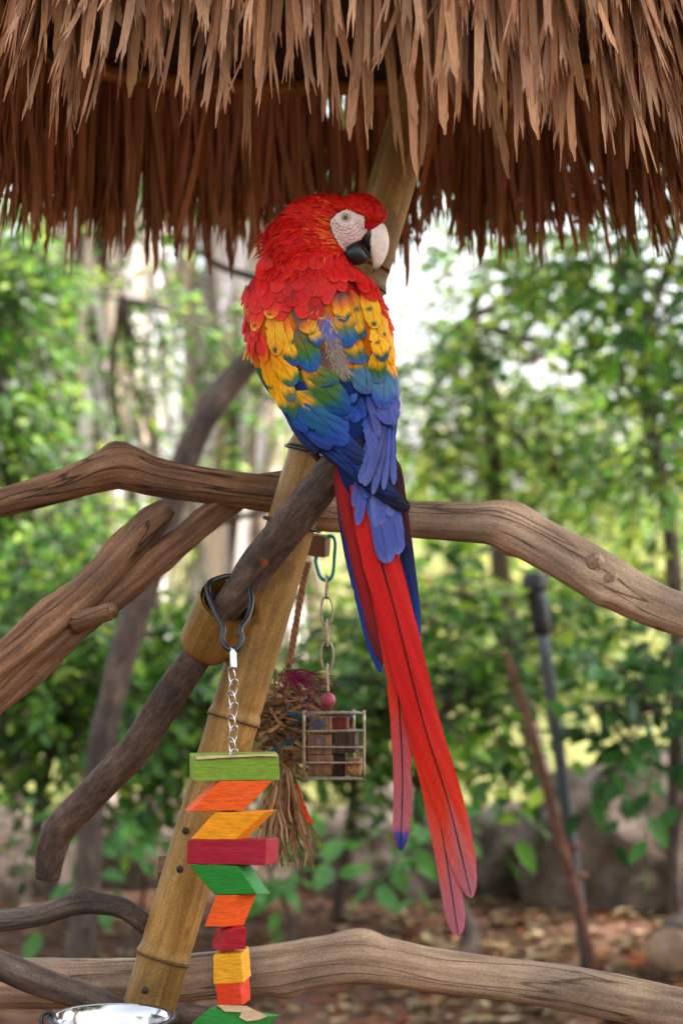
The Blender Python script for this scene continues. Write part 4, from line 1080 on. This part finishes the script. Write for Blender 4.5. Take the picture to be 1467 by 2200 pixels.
# --- downy bare strip between the wings
def blades(name, items, mat, parent=None):
    """items: root, tip, lift normal, half width, colour root, colour tip"""
    V, Fc, Cc = [], [], []
    for a, b, n, h, c0, c1 in items:
        d = b - a; lat = d.cross(n)
        if lat.length < 1e-9: continue
        lat.normalize(); i = len(V)
        m1, m2 = a + d * .45 + n * d.length * .12, a + d * .8 + n * d.length * .1
        V += [a - lat * h * .6, a + lat * h * .6, m1 - lat * h, m1 + lat * h, m2 - lat * h * .65, m2 + lat * h * .65, b]
        Fc += [(i, i + 1, i + 3, i + 2), (i + 2, i + 3, i + 5, i + 4), (i + 4, i + 5, i + 6)]
        cm = c0 * .5 + c1 * .5
        Cc += [c0, c0, cm, cm, c1, c1, c1]
    return setp(mobj(name, V, Fc, mat, parent or bird_root, col=np.clip(np.array(Cc), 0, 1)), kind='stuff')
def down():
    it = []
    cl = [np.array(hexc(c)) for c in ('98807e', 'a8927a', '8c7a86', '746c94', 'b4a488')]
    for _ in range(1100):
        t = FR.random() * .85; zx = 690 + 150 * t + FR.normal() * 25; zy = 170 + 430 * t + FR.normal() * 30
        if zy < 280 and FR.random() < .75: c = np.array(hexc('7078c0'))
        elif zy > 380: c = cl[FR.integers(5)] if FR.random() < .5 else cl[1]
        else: c = cl[FR.integers(5)]
        a = Z2(zx, zy); ang = FR.normal() * .45; Lp = FR.uniform(8, 22)
        l, n = hit(*a)
        if l is None: continue
        e = P(a[0] + Lp * math.sin(ang + .25), a[1] + Lp * math.cos(ang), l.y) + n * MM * FR.uniform(-3, 4)
        it.append((l + n * MM * 3, e + n * MM * 6, n, MM * FR.uniform(.3, .7), c * .8, c * FR.uniform(.9, 1.15)))
    for _ in range(24):
        zx, zy = FR.uniform(580, 780), FR.uniform(100, 240); a = Z2(zx, zy); l, n = hit(*a)
        if l is None: continue
        ang = FR.normal() * .7; Lp = FR.uniform(14, 26); c = CR['yellow'] if FR.random() < .5 else np.array(hexc('e0b070'))
        it.append((l + n * MM * 8, P(a[0] + Lp * math.sin(ang), a[1] + Lp * math.cos(ang), l.y) + n * MM * 16, n, MM * .6, c * .7, c))
    blades('down', it, M_PLUME)
down()

# --- head and neck plumage
FACE = [Z1(*p) for p in ((735, 330), (770, 290), (800, 268), (850, 250), (930, 268), (990, 298), (985, 388), (1012, 392), (985, 430), (960, 462), (880, 502), (838, 565), (800, 520), (765, 455), (738, 390))]
LOWB = [Z1(*p) for p in ((838, 575), (870, 502), (930, 460), (990, 430), (1050, 560), (1040, 610), (1000, 645), (920, 664), (850, 650))]
def inside(p, poly):
    x, y = p; c = False; j = len(poly) - 1
    for i in range(len(poly)):
        xi, yi = poly[i]; xj, yj = poly[j]
        if (yi > y) != (yj > y) and x < (xj - xi) * (y - yi) / (yj - yi) + xi: c = not c
        j = i
    return c
def head_plumage():
    tri = [f for f in BF]
    P3 = np.array([[BV[f[0]], BV[f[1]], BV[f[2]], BV[f[3 % len(f)]]] for f in tri]); cen = P3.mean(1)
    cpx = np.array([to_px(c) for c in cen])
    sel = np.where(cpx[:, 1] < 585)[0]
    beak = np.array(Z1(1010, 470))
    it = []
    def emit(k, dens):
        for _ in range(dens):
            c = cen[k] + FR.normal(size=3) * .0009
            loc, n, i, _d = BVH.find_nearest(Vector(c))
            px, py = to_px(loc)
            back = n.y > 0.15
            if inside((px, py), FACE) and abs(n.y) > .15: continue
            if px > Z1(985, 0)[0] and py > Z1(0, 345)[1]: continue
            dx, dy = px - beak[0], py - beak[1]
            dist = math.hypot(dx, dy)
            d2 = np.array([dx, dy]) / (dist + 1e-6)
            if py < 470: d2 = d2 * .6 + np.array([-.9, .02 + .35 * max(0, (640 - px) / 90)])
            if px < 660 and py > 470: d2 = d2 * .5 + np.array([-.45, .75])
            if py > 545: d2 = d2 * .3 + np.array([-.1, .9])
            d2 = d2 + FR.normal(size=2) * .16
            d2 /= np.linalg.norm(d2)
            d3 = Vector((d2[0], FR.normal() * .08, -d2[1])); d3 = (d3 - n * d3.dot(n)).normalized()
            nape = max(0, min(1, (675 - px) / 70))
            near = max(0, min(1, (150 - dist) / 90))
            L = (15 + 15 * min(1, dist / 150) + 8 * nape) * FR.uniform(.75, 1.3)
            lift = (.09 + .32 * nape * FR.uniform(.3, 1.3)) * FR.uniform(.6, 1.5)
            if px < 612 and py < 540 and FR.random() < .35: lift += .25; L *= 1.2
            if py > 535: lift *= max(.25, 1 - (py - 535) / 35); L *= .85
            a = loc + n * MM * FR.uniform(0, 2)
            b = a + d3 * L * MM + n * L * MM * lift
            mp = to_px((a + b) / 2); tp = to_px(b)
            if inside(mp, FACE) or inside(mp, LOWB) or inside(tp, LOWB) or (inside(tp, FACE) and FR.random() < .7): continue
            q = FR.random()
            base = CR['red'] if q < .68 else (CR['redo'] if q < .84 else CR['redd'])
            if FR.random() < .6 * math.exp(-((px - 716) / 22) ** 2 - ((py - 497) / 42) ** 2): base = np.array(hexc('dd5a1c'))
            tipc = base * FR.uniform(.9, 1.15)
            if px < 600 and py < 520 and FR.random() < .3: tipc = np.array(hexc('6b5a20'))
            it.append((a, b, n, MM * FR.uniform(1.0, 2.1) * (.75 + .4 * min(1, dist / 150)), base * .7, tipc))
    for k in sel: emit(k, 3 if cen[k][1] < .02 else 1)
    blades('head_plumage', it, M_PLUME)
head_plumage()

def face():
    step = 2.0; xs = np.arange(700, 800, step); ys = np.arange(445, 555, step)
    idx = {}; V, Fc, Cc = [], [], []
    def vid(i, j):
        if (i, j) in idx: return idx[(i, j)]
        p = (xs[i], ys[j]); l, n = hit(*p)
        if l is None: return None
        e = math.hypot(p[0] - 741, p[1] - 468)
        h = 2.2 + (1.6 * math.exp(-((e - 13) / 2.5) ** 2) + 1.0 * math.exp(-((e - 19) / 2) ** 2)) + .5 * mnoise.noise(Vector((p[0] * .2, p[1] * .2, 0)))
        V.append(l + n * MM * h)
        k = mnoise.noise(Vector((p[0] * .06, p[1] * .06, 4))) * .5 + .5
        c = np.array(hexc('e6cfc8')) * (1 - k * .35) + np.array(hexc('cf9f96')) * k * .35
        if e < 11: c = c * np.array((.78, .66, .66))
        Cc.append(c); idx[(i, j)] = len(V) - 1
        return idx[(i, j)]
    for i in range(len(xs) - 1):
        for j in range(len(ys) - 1):
            if inside((xs[i] + 1, ys[j] + 1), FACE):
                q = [vid(i, j), vid(i + 1, j), vid(i + 1, j + 1), vid(i, j + 1)]
                if None not in q: Fc.append(tuple(q))
    fo = mobj('face_patch', V, Fc, M_SKIN, bird_root, col=Cc)
    it = []
    for r in range(10):
        for k in range(26):
            ang = math.radians(20 + k * 5.4 + FR.normal() * 1.2); rad = 24 + r * 7.0 + FR.normal() * .8
            p = (741 + rad * math.cos(ang) * .95, 462 + rad * math.sin(ang))
            if not inside(p, FACE): continue
            l, n = hit(*p)
            if l is None: continue
            d = Vector((-.8 + FR.normal() * .3, 0, -.45 + FR.normal() * .2)).normalized()
            a = l + n * MM * 2.9
            it.append((a, a + d * MM * FR.uniform(3.5, 6), n, MM * .55, np.array(hexc('7a3a34')), np.array(hexc('94504a'))))
    blades('face_feather_lines', it, M_PLUME, fo)
    l, n = hit(741, 468)
    c = l - n * MM * 3.0; r = 8.8 * MM
    V, Fc, Cc = [], [], []; ax = (n * .55 + Vector((.1, -1, 0)) * .45).normalized(); u = ax.cross(Vector((0, 0, 1))).normalized(); v2 = ax.cross(u)
    n1, n2 = 24, 40
    for i in range(n1 + 1):
        th = math.pi * .6 * i / n1
        for j in range(n2):
            a = 2 * math.pi * j / n2; V.append(c + (ax * math.cos(th) + (u * math.cos(a) + v2 * math.sin(a)) * math.sin(th)) * r)
            dg = math.degrees(th)
            Cc.append((.004, .004, .004) if dg < 24 else (np.array(hexc('84865c')) * (1 + .25 * math.sin(a * 17)) if dg < 52 else (.03, .025, .02)))
    for i in range(n1):
        for j in range(n2): Fc.append((i * n2 + j, i * n2 + (j + 1) % n2, (i + 1) * n2 + (j + 1) % n2, (i + 1) * n2 + j))
    mobj('eye', V, Fc, M_EYE, bird_root, col=Cc)
    for rr, tr in ((8.6, 1.7), (11.8, 1.2)):
        v, f = ring_data(l + n * MM * 2.0, u, v2, rr * MM, rr * .86 * MM, tr * MM, n=36, m=8); mobj('eyelid', v, f, M_SKIN, bird_root, col=[np.array(hexc('c9a8a2'))] * len(v))
face()

def mandible(name, top, bot, th, colf):
    a = cat_rom([np.array(Z1(*p)) for p in top], 6); b = cat_rom([np.array(Z1(*p)) for p in bot], 6); h = cat_rom([np.array([t]) for t in th], 6)[:, 0]
    V, Fc, Cc = [], [], []; n = 28
    for i in range(len(a)):
        m = (a[i] + b[i]) / 2; d = (a[i] - b[i]) / 2
        for j in range(n):
            ph = 2 * math.pi * j / n; cs = math.copysign(abs(math.cos(ph)) ** .85, math.cos(ph)); sn = math.copysign(abs(math.sin(ph)) ** .8, math.sin(ph))
            p = m + d * cs; V.append(W(p[0], p[1], max(h[i], .3) * sn)); Cc.append(colf((p[0] - 500) * 3.493, (p[1] - 380) * 3.493, i / (len(a) - 1), math.cos(ph)))
    for i in range(len(a) - 1):
        for j in range(n): Fc.append((i * n + j, i * n + (j + 1) % n, (i + 1) * n + (j + 1) % n, (i + 1) * n + j))
    for e in (0, len(a) - 1): Fc.append(tuple(e * n + j for j in range(n)))
    return mobj(name, V, Fc, M_BEAK, bird_root, col=np.clip(np.array(Cc), 0, 1))
def beak():
    iv, tan_, bk = np.array(hexc('e4d3c4')), np.array(hexc('cfa78c')), np.array((.010, .009, .010))
    def cu(x, y, t, c):
        k = max(0, min(1, (y - 560) / 150)); base = iv * (1 - .45 * k) + tan_ * .45 * k
        n = mnoise.noise(Vector((x * .012, y * .012, 0))) * .12; base = base * (1 + n)
        d = max(0, min(1, (y - 640) / 60)); base = base * (1 - d) + np.array((.05, .045, .045)) * d
        if x < 1036 + 10 * mnoise.noise(Vector((0, y * .02, 1))) and c < .62 - .5 * max(0, (1000 - x) / 40): return bk * 1.6
        return base
    mandible('upper_beak', [(965, 400), (1000, 370), (1050, 348), (1110, 335), (1150, 378), (1172, 460), (1163, 560), (1125, 645), (1085, 695), (1036, 737)],
             [(955, 450), (968, 480), (985, 515), (1005, 548), (1028, 580), (1040, 610), (1048, 640), (1052, 670), (1047, 702), (1033, 737)], [27, 28, 28, 26, 23, 19, 15, 10, 6, 1.5], cu)
    mandible('lower_beak', [(845, 560), (872, 505), (930, 462), (968, 488), (1000, 552), (1036, 598)], [(838, 585), (846, 640), (915, 664), (975, 655), (1010, 636), (1038, 603)], [32, 37, 37, 32, 23, 6], lambda x, y, t, c: bk * (1.2 + .8 * abs(mnoise.noise(Vector((x * .02, y * .02, 3))))))
beak()

# --- feet gripping the perch, behind the tail
def feet():
    for px, py in ((742, 985), (716, 1015)):
        c = Vector(P(px, py, .008)); mb = MB(); r = .0225
        for k, off_ in enumerate((-.012, .004, .012)):
            pts = []
            for s in np.linspace(-.2, 2.4, 7):
                pts.append(c + Vector((.8 * off_ + .0, 0, -.6 * off_)) + Vector((-.62 * math.cos(s) * r * .9, math.sin(s) * r * 1.15 + .006, .78 * math.cos(s) * r)))
            mb.tube(pts, [.0062, .006, .0058, .0055, .005, .004, .0018], (.05, .045, .045), n=8, sub=3)
        mb.tube([c + Vector((0, .02, .02)), P(px + 22, py - 55, .02)], [.008, .011], (.06, .05, .05), n=10, sub=4)
        mb.build('foot', M_BEAK, bird_root)
feet()

# ------------------------------------------------------------------ hanging block toy
def paint_mat(name, c, bare, wear=.64, gs=220):
    m, t, b = new_mat(name)
    tc = N(t, 'ShaderNodeTexCoord'); v = vscale(t, tc.outputs['Object'], (1, 1, 7))
    n1 = N(t, 'ShaderNodeTexNoise', Scale=gs * .35, Detail=5, Roughness=.7); t.links.new(v, n1.inputs['Vector'])
    r1 = ramp(t, [(.3, tuple(x * .62 for x in c)), (.55, c), (.75, tuple(min(1, x * 1.25) for x in c))]); t.links.new(n1.outputs[0], r1.inputs[0])
    n2 = N(t, 'ShaderNodeTexNoise', Scale=55, Detail=6, Roughness=.75); t.links.new(tc.outputs['Object'], n2.inputs['Vector'])
    r2 = ramp(t, [(wear, (0, 0, 0)), (wear + .05, (1, 1, 1))]); t.links.new(n2.outputs[0], r2.inputs[0])
    t.links.new(mixc(t, r2.outputs[0], r1.outputs[0], bare), b.inputs['Base Color'])
    b.inputs['Roughness'].default_value = .62; b.inputs['Specular IOR Level'].default_value = .3
    bump(t, b, n1.outputs[0], .35, .0006)
    return m
BARE = hexc('d8b48a')
PM = {k: paint_mat('paint_' + k, hexc(c), BARE, w_) for k, (c, w_) in dict(lime=('7c9a2e', .70), orange=('ee5a12', .75), amber=('f0960c', .72), crimson=('a3142c', .74), green=('1f7a22', .74), redor=('d63c14', .74), red=('a81420', .72), yellow=('e8a018', .66), grn2=('2c8a34', .72)).items()}
PM['bare'] = paint_mat('bare_wood', BARE, hexc('e8cfa8'), .6)

def Z5(x, y): return (80 + x / 2.445, 1560 + y / 2.445)
def hexa(name, quad, shift, y0, depth, mat, parent, bev=.0011, zf=Z5, yl=None):
    """block: a front face given by four corners and a back face displaced behind it"""
    f = [P(*zf(*q), y0 + (yl[i] if yl else 0)) for i, q in enumerate(quad)]
    b = [P(*zf(q[0] + shift[0], q[1] + shift[1]), y0 + depth + (yl[i] if yl else 0)) for i, q in enumerate(quad)]
    bm = bmesh.new(); vs_ = [bm.verts.new(p + Vector(tuple(R.normal(size=3) * .0006))) for p in f + b]
    for fc in ((0, 1, 2, 3), (7, 6, 5, 4), (0, 4, 5, 1), (1, 5, 6, 2), (2, 6, 7, 3), (3, 7, 4, 0)): bm.faces.new([vs_[i] for i in fc])
    bmesh.ops.recalc_face_normals(bm, faces=bm.faces)
    bmesh.ops.bevel(bm, geom=list(bm.edges), offset=bev, segments=2, affect='EDGES', profile=.6)
    bmesh.ops.triangulate(bm, faces=list(bm.faces)); bmesh.ops.subdivide_edges(bm, edges=[e for e in bm.edges if e.calc_length() > .006], cuts=3, use_grid_fill=True)
    for v in bm.verts:                     # gnawed, slightly uneven surface
        q = v.co * 130; v.co += Vector((mnoise.noise(q), mnoise.noise(q + Vector((9, 0, 0))), mnoise.noise(q + Vector((0, 9, 0))))) * .0006
    for fc in bm.faces: fc.smooth = False
    me = bpy.data.meshes.new(name); bm.to_mesh(me); bm.free(); me.materials.append(mat)
    return link(name, me, parent)

def oval(pts, r, name, mat, parent, n=10, sub=8):
    pts = [Vector(p) for p in pts]; path = pts + [pts[0]]
    q = cat_rom([pts[-1]] + path + [pts[1]], sub)[sub:-sub]
    V, Fc, g = tube_data([Vector(p) for p in q], [r] * len(q), n=n, sub=1, cap=False)
    return mobj(name, V, Fc, mat, parent, vec={'grain': g})

def chain_link(c, axis_tilt, h, wd, r, rotz, mat, parent):
    ax2 = Vector((math.sin(axis_tilt), 0, math.cos(axis_tilt))); ax1 = Vector((math.cos(rotz), math.sin(rotz), 0))
    pts = []
    for k in range(16):
        a = 2 * math.pi * k / 16; cs, sn = math.cos(a), math.sin(a)
        pts.append(c + ax1 * (wd / 2) * math.copysign(abs(cs) ** .7, cs) + ax2 * (h / 2) * sn)
    return oval(pts, r, 'chain_link', mat, parent, n=8, sub=2)

def block_toy():
    y0 = -.012
    root = empty('block_toy', P(500, 1262, .03), 'hanging bird toy of bright painted wooden blocks on a silver chain', 'bird toy')
    # black carabiner hooked over the perch
    cpts = [(450, 1282), (447, 1258), (463, 1245), (500, 1238), (532, 1256), (540, 1290), (533, 1325), (516, 1352), (520, 1375), (508, 1396), (490, 1394), (478, 1376), (480, 1352), (464, 1318)]
    cy = [.03, .05, .06, .065, .055, .035, .02, .005, 0, -.005, -.005, 0, .005, .015]
    oval([P(a, b, y) for (a, b), y in zip(cpts, cy)], .0034, 'carabiner', M_BLACK, root, n=12, sub=5)
    tube('connector', [P(500, 1392, -.004), P(502, 1440, y0)], [.0045, .004], M_STEEL, root, n=12)
    ys = np.arange(1452, 1640, 25)
    for i, py in enumerate(ys):
        chain_link(P(500 + (2 if i % 2 else -2), py, y0), .12 * (1 if i % 2 else -1), 36 * MM, 19 * MM, 1.7 * MM, .55 if i % 2 else -.75, M_STEEL, root)
    B = [
     ([(822, 172), (1272, 160), (1274, 286), (822, 288)], (-20, -26), 'lime'),
     ([(962, 290), (1245, 289), (1085, 444), (800, 446)], (-30, -4), 'orange'),
     ([(930, 452), (1200, 450), (1048, 598), (803, 590)], (55, -8), 'amber'),
     ([(790, 596), (1205, 594), (1202, 730), (790, 724)], (60, -8), 'crimson'),
     ([(800, 730), (1050, 733), (1155, 884), (930, 886)], (75, -3), 'green'),
     ([(938, 886), (1055, 889), (990, 1056), (874, 1054)], (100, -14), 'orange'),
     ([(985, 1074), (1105, 1056), (1098, 1172), (962, 1186)], (-45, -16), 'red'),
     ([(925, 1206), (1068, 1196), (1076, 1350), (930, 1354)], (46, -38), 'yellow'),
     ([(935, 1354), (1068, 1350), (1078, 1466), (950, 1472)], (46, -26), 'redor'),
     ([(905, 1478), (1215, 1530), (1130, 1640), (790, 1580)], (60, -14), 'grn2')]
    for q, sh, m in B: hexa('block', q, sh, y0 - .018, .033, PM[m], root, zf=Z5)
    # torn bare wood on the top and bottom blocks
    for poly, m in (([(830, 158), (1262, 145), (1266, 160), (1180, 158), (1000, 166), (840, 176)], 'bare'), ([(945, 1466), (1100, 1470), (1210, 1525), (1165, 1545), (1100, 1552), (1062, 1530), (1075, 1505), (985, 1500)], 'bare')):
        f = [P(*Z5(*p), y0 - .021) for p in poly]; b = [P(*Z5(*p), y0 + .004) for p in poly]; n = len(f)
        Fc = [tuple(range(n))[::-1], tuple(range(n, 2 * n))] + [(i, (i + 1) % n, (i + 1) % n + n, i + n) for i in range(n)]
        mobj('splinter', f + b, Fc, PM[m], root, smooth=False)
    tube('cord', [P(500, 1630, y0), P(502, 1900, y0), P(500, 2190, y0)], [.0012] * 3, M_FIBRE, root, n=6, col=hexc('7a6a50'))
block_toy()

# ------------------------------------------------------------------ wire cage toy with letter blocks
def Z4(x, y): return (360 + x / 3.189, 1200 + y / 3.189)
YC = .27
def cage_toy():
    root = empty('cage_toy', P(700, 1150, YC), 'small wire cage foraging toy hung on a rusty chain with a pink bead', 'bird toy')
    hexa('hanger_block', [(975, -165), (1085, -150), (1075, -5), (955, -20)], (40, -10), YC - .01, .03, M_WOODR, root, zf=Z4)
    oval([P(*Z4(*p), YC) for p in ((1085, -145), (1130, -150), (1148, -110), (1142, 0), (1130, 110), (1095, 150), (1050, 130), (1025, 60), (1015, 0), (1045, -70))], .0022, 'carabiner', M_TEAL, root, n=8, sub=4)
    s = (YC + D0) / D0
    for i, (zx, zy, h, wd, rz) in enumerate(((1092, 195, 160, 60, 1.35), (1090, 360, 190, 80, .15), (1093, 510, 180, 60, 1.4), (1092, 670, 190, 84, .1), (1095, 820, 190, 60, 1.45))):
        chain_link(P(*Z4(zx, zy), YC), 0, h / 3.189 * MM * s, wd / 3.189 * MM * s, 2.6 * MM, rz, M_OLDST, root)
    c = P(*Z4(1098, 970), YC)
    bm = bmesh.new(); bmesh.ops.create_uvsphere(bm, u_segments=24, v_segments=16, radius=16.5 * MM * s, matrix=Matrix.Translation(c))
    for f in bm.faces: f.smooth = True
    me = bpy.data.meshes.new('bead'); bm.to_mesh(me); bm.free(); me.materials.append(M_PINK); link('bead', me, root)
    x0, x1 = 935, 1345; dep = .07
    rows = [(1068, 1045), (1185, 1180), (1295, 1293), (1400, 1395), (1515, 1508)]
    lev = [1062, 1182, 1294, 1400, 1512]
    sh = -70                                    # the back of the cage stands a little to the left
    def cp(x, y, back): return P(*Z4(x + (sh if back else 0), y - (8 if back else 0)), YC - .035 + (dep if back else 0))
    for y in lev:
        for a, b in (((x0 - 8, 0), (x1 + 8, 0)), ((x0 - 8, 1), (x1 + 8, 1)), ((x0, 0), (x0, 1)), ((x1, 0), (x1, 1))):
            p, q = cp(a[0], y + R.uniform(-3, 3), a[1]), cp(b[0], y + R.uniform(-3, 3), b[1])
            tube('wire', [p, p.lerp(q, .5) + Vector((0, 0, R.uniform(-.0006, .0006))), q], [.0017] * 3, M_OLDST, root, n=7, sub=4)
    for x in (x0, x1):
        for bk in (0, 1): tube('upright', [cp(x, 1040, bk), cp(x, 1520, bk)], [.0019, .0019], M_OLDST, root, n=8)
    for y in (1058, 1516):
        for t in (.2, .4, .6, .8):
            p, q = cp(x0 + (x1 - x0) * t, y, 0), cp(x0 + (x1 - x0) * t, y, 1); tube('wire', [p, q], [.0012, .0012], M_OLDST, root, n=7)
cage_toy()

def letter(parent, strokes, y, mat, r=.0011):
    for st in strokes: tube('letter', [P(*Z4(*p), y) for p in st], [r * .8] * len(st), mat, parent, n=6, sub=5)
M_BLUEP = plain_mat('blue_print', hexc('34557c'), rough=.7); M_YELP = plain_mat('yellow_print', hexc('c89a28'), rough=.6)
M_OLDW = wood_mat('aged_block_wood', hexc('6a4a34'), hexc('906a4c'), hexc('a88060'), crack=.3, gs=120)
M_DARKW = wood_mat('dark_block_wood', hexc('3a2a22'), hexc('54403a'), hexc('6a564c'), crack=.3, gs=120)
M_REDW = wood_mat('red_block_wood', hexc('5a1f1a'), hexc('7a3428'), hexc('8e4a3a'), crack=.3, gs=120)
def letter_block(quad, sh, y0, dep, mat, label, strokes=None, pm=None):
    root = empty('letter_block', P(*Z4(*quad[3]), y0), label, 'wooden block', 'blocks inside the wire cage')
    o = hexa('block', quad, sh, y0, dep, mat, root, zf=Z4)
    me = o.data; a = me.attributes.new('grain', 'FLOAT_VECTOR', 'POINT')
    a.data.foreach_set('vector', np.array([v.co[:] for v in me.vertices], np.float32).ravel())
    if strokes: letter(root, strokes, y0 - .0006, pm)
letter_block([(965, 1205), (1118, 1205), (1115, 1342), (965, 1342)], (20, -6), YC - .028, .035, M_OLDW, 'tan wooden block printed with a blue letter arch, inside the wire cage', [[(1012, 1310), (1012, 1235), (1025, 1222), (1050, 1222), (1066, 1238), (1068, 1300), (1076, 1312)]], M_BLUEP)
letter_block([(968, 1085), (1120, 1085), (1118, 1203), (966, 1203)], (20, -6), YC - .024, .035, M_OLDW, 'tan wooden block printed with a blue star shape on top of the arch block', [[(985, 1095), (1035, 1160), (1080, 1095)], [(985, 1140), (1085, 1140)], [(1000, 1165), (1035, 1105), (1075, 1165)]], M_BLUEP)
letter_block([(962, 1345), (1118, 1345), (1116, 1490), (962, 1490)], (20, -6), YC - .03, .035, M_OLDW, 'plain tan wooden block at the cage bottom beneath the arch block')
letter_block([(1128, 1088), (1228, 1088), (1226, 1180), (1128, 1180)], (20, -6), YC - .01, .03, M_REDW, 'dark red wooden block at the cage top')
letter_block([(1140, 1185), (1285, 1190), (1285, 1330), (1140, 1328)], (20, -6), YC - .016, .03, M_DARKW, 'dark brown wooden block in the middle of the cage')
letter_block([(1115, 1335), (1218, 1335), (1218, 1490), (1115, 1490)], (10, -6), YC + .0, .03, M_DARKW, 'dark brown wooden block at the cage bottom beside the yellow lettered block')
letter_block([(1220, 1370), (1320, 1370), (1318, 1488), (1220, 1488)], (14, -6), YC - .028, .03, M_OLDW, 'small tan wooden block with a yellow letter at the cage bottom', [[(1240, 1425), (1245, 1450), (1262, 1455), (1270, 1430)], [(1282, 1425), (1288, 1450), (1304, 1452), (1308, 1425)]], M_YELP)

# ------------------------------------------------------------------ shredded rope toy
def rope_toy():
    YR = .30; root = empty('rope_toy', P(660, 1200, YR), 'frayed rope toy with shredded raffia, dyed fibres and a tassel beside the wire cage', 'bird toy')
    top, bot = [P(*Z4(*p), YR) for p in ((965, 30), (930, 160), (895, 360), (865, 540), (830, 740))], None
    q = cat_rom(top, 16)
    mb = MB(); r0 = 6.5 * MM
    for ph in (0, math.pi * 2 / 3, math.pi * 4 / 3):
        pts = []
        for i, p in enumerate(q):
            a = ph + i * .55; pts.append(Vector(p) + Vector((math.cos(a) * r0 * .6, math.sin(a) * r0 * .6, 0)))
        mb.tube(pts, [r0 * .75] * len(pts), hexc('8a6040'), n=8, sub=2, amp=.1, freq=80)
    mb.build('rope', M_FIBRE, root)
    def ribbons(name, n, box, cols, L, wd, gen, kind='stuff', cur=.35):
        mb = MB()
        for _ in range(n):
            x, y = R.uniform(box[0], box[2]), R.uniform(box[1], box[3]); yy = YR + R.normal() * .022
            a, sp = gen(x, y); l = L * R.uniform(.5, 1.3); c = np.array(hexc(cols[R.integers(len(cols))])) * R.uniform(.6, 1.15)
            p0 = P(*Z4(x, y), yy); d = Vector((math.cos(a), R.normal() * cur, -math.sin(a))).normalized(); up = Vector((R.normal(), -1, R.normal())).normalized(); side = d.cross(up).normalized(); w2 = wd * R.uniform(.4, 1.2)
            cu = R.normal() * cur * l; V = []
            for k in range(6):
                t = k / 5; p = p0 + d * l * t + side * cu * t * t + up * l * .1 * math.sin(t * 6 + x) + Vector((0, 0, -sp * l * t * t))
                V += [p - side * w2 / 2, p + side * w2 / 2]
            mb.add(V, [(2 * k, 2 * k + 1, 2 * k + 3, 2 * k + 2) for k in range(5)], c)
        return setp(mb.build(name, M_FIBRE, root), kind=kind)
    ribbons('shredded_raffia', 200, (640, 880, 880, 1380), ['a8825c', '8a6646', 'c09a70', '6e5038', 'b08a60'], .036, .005, lambda x, y: (R.uniform(-.6, .9) + (math.pi if R.random() < .45 else 0), .2))
    ribbons('raffia_bundle', 70, (640, 1060, 760, 1330), ['a07a54', '86643f', 'b8946a', '5f4630'], .05, .0045, lambda x, y: (R.normal() * .35 - .1, .1))
    ribbons('magenta_fibres', 110, (740, 760, 880, 860), ['8a1038', 'a01848', '6a0c30', '2a2050'], .05, .0012, lambda x, y: (R.normal() * .7 + .35, .3))
    ribbons('teal_strips', 16, (600, 1000, 860, 1250), ['1f6a78', '175a6a', '2c7a6a', '205a90'], .05, .006, lambda x, y: (R.normal() * .4 - .25, .05))
    ribbons('orange_strips', 6, (770, 1330, 830, 1420), ['c04a14', 'b03020'], .03, .006, lambda x, y: (R.normal() * .5 + 1.2, .1))
    ribbons('tassel', 190, (745, 1440, 850, 1500), ['a8825c', '8a6646', 'c09a70', '94704c'], .095, .0032, lambda x, y: (math.pi / 2 - (x - 800) / 190 + R.normal() * .05, .0), cur=.06)
    tube('tassel_knot', [P(*Z4(800, 1410), YR), P(*Z4(800, 1450), YR), P(*Z4(800, 1500), YR)], [.010, .013, .016], M_FIBRE, root, col=hexc('8a6646'), amp=.2, n=14)
    for pts, c in (([(860, 1530), (890, 1640), (930, 1730), (975, 1810)], 'c8401a'), ([(670, 1340), (740, 1310), (840, 1250), (920, 1215)], '1f7090')):
        V = []
        for i, p in enumerate(pts): 
            q0 = P(*Z4(*p), YR - .03); V += [q0 + Vector((-.006, 0, .002)), q0 + Vector((.006, .002, -.003))]
        if c == '1f7090': V = [v + Vector((0, 0, .004 if k % 2 else -.002)) for k, v in enumerate(V)]
        mobj('ribbon', V, [(2 * k, 2 * k + 1, 2 * k + 3, 2 * k + 2) for k in range(len(pts) - 1)], M_FIBRE, root, col=[hexc(c)] * len(V))
rope_toy()
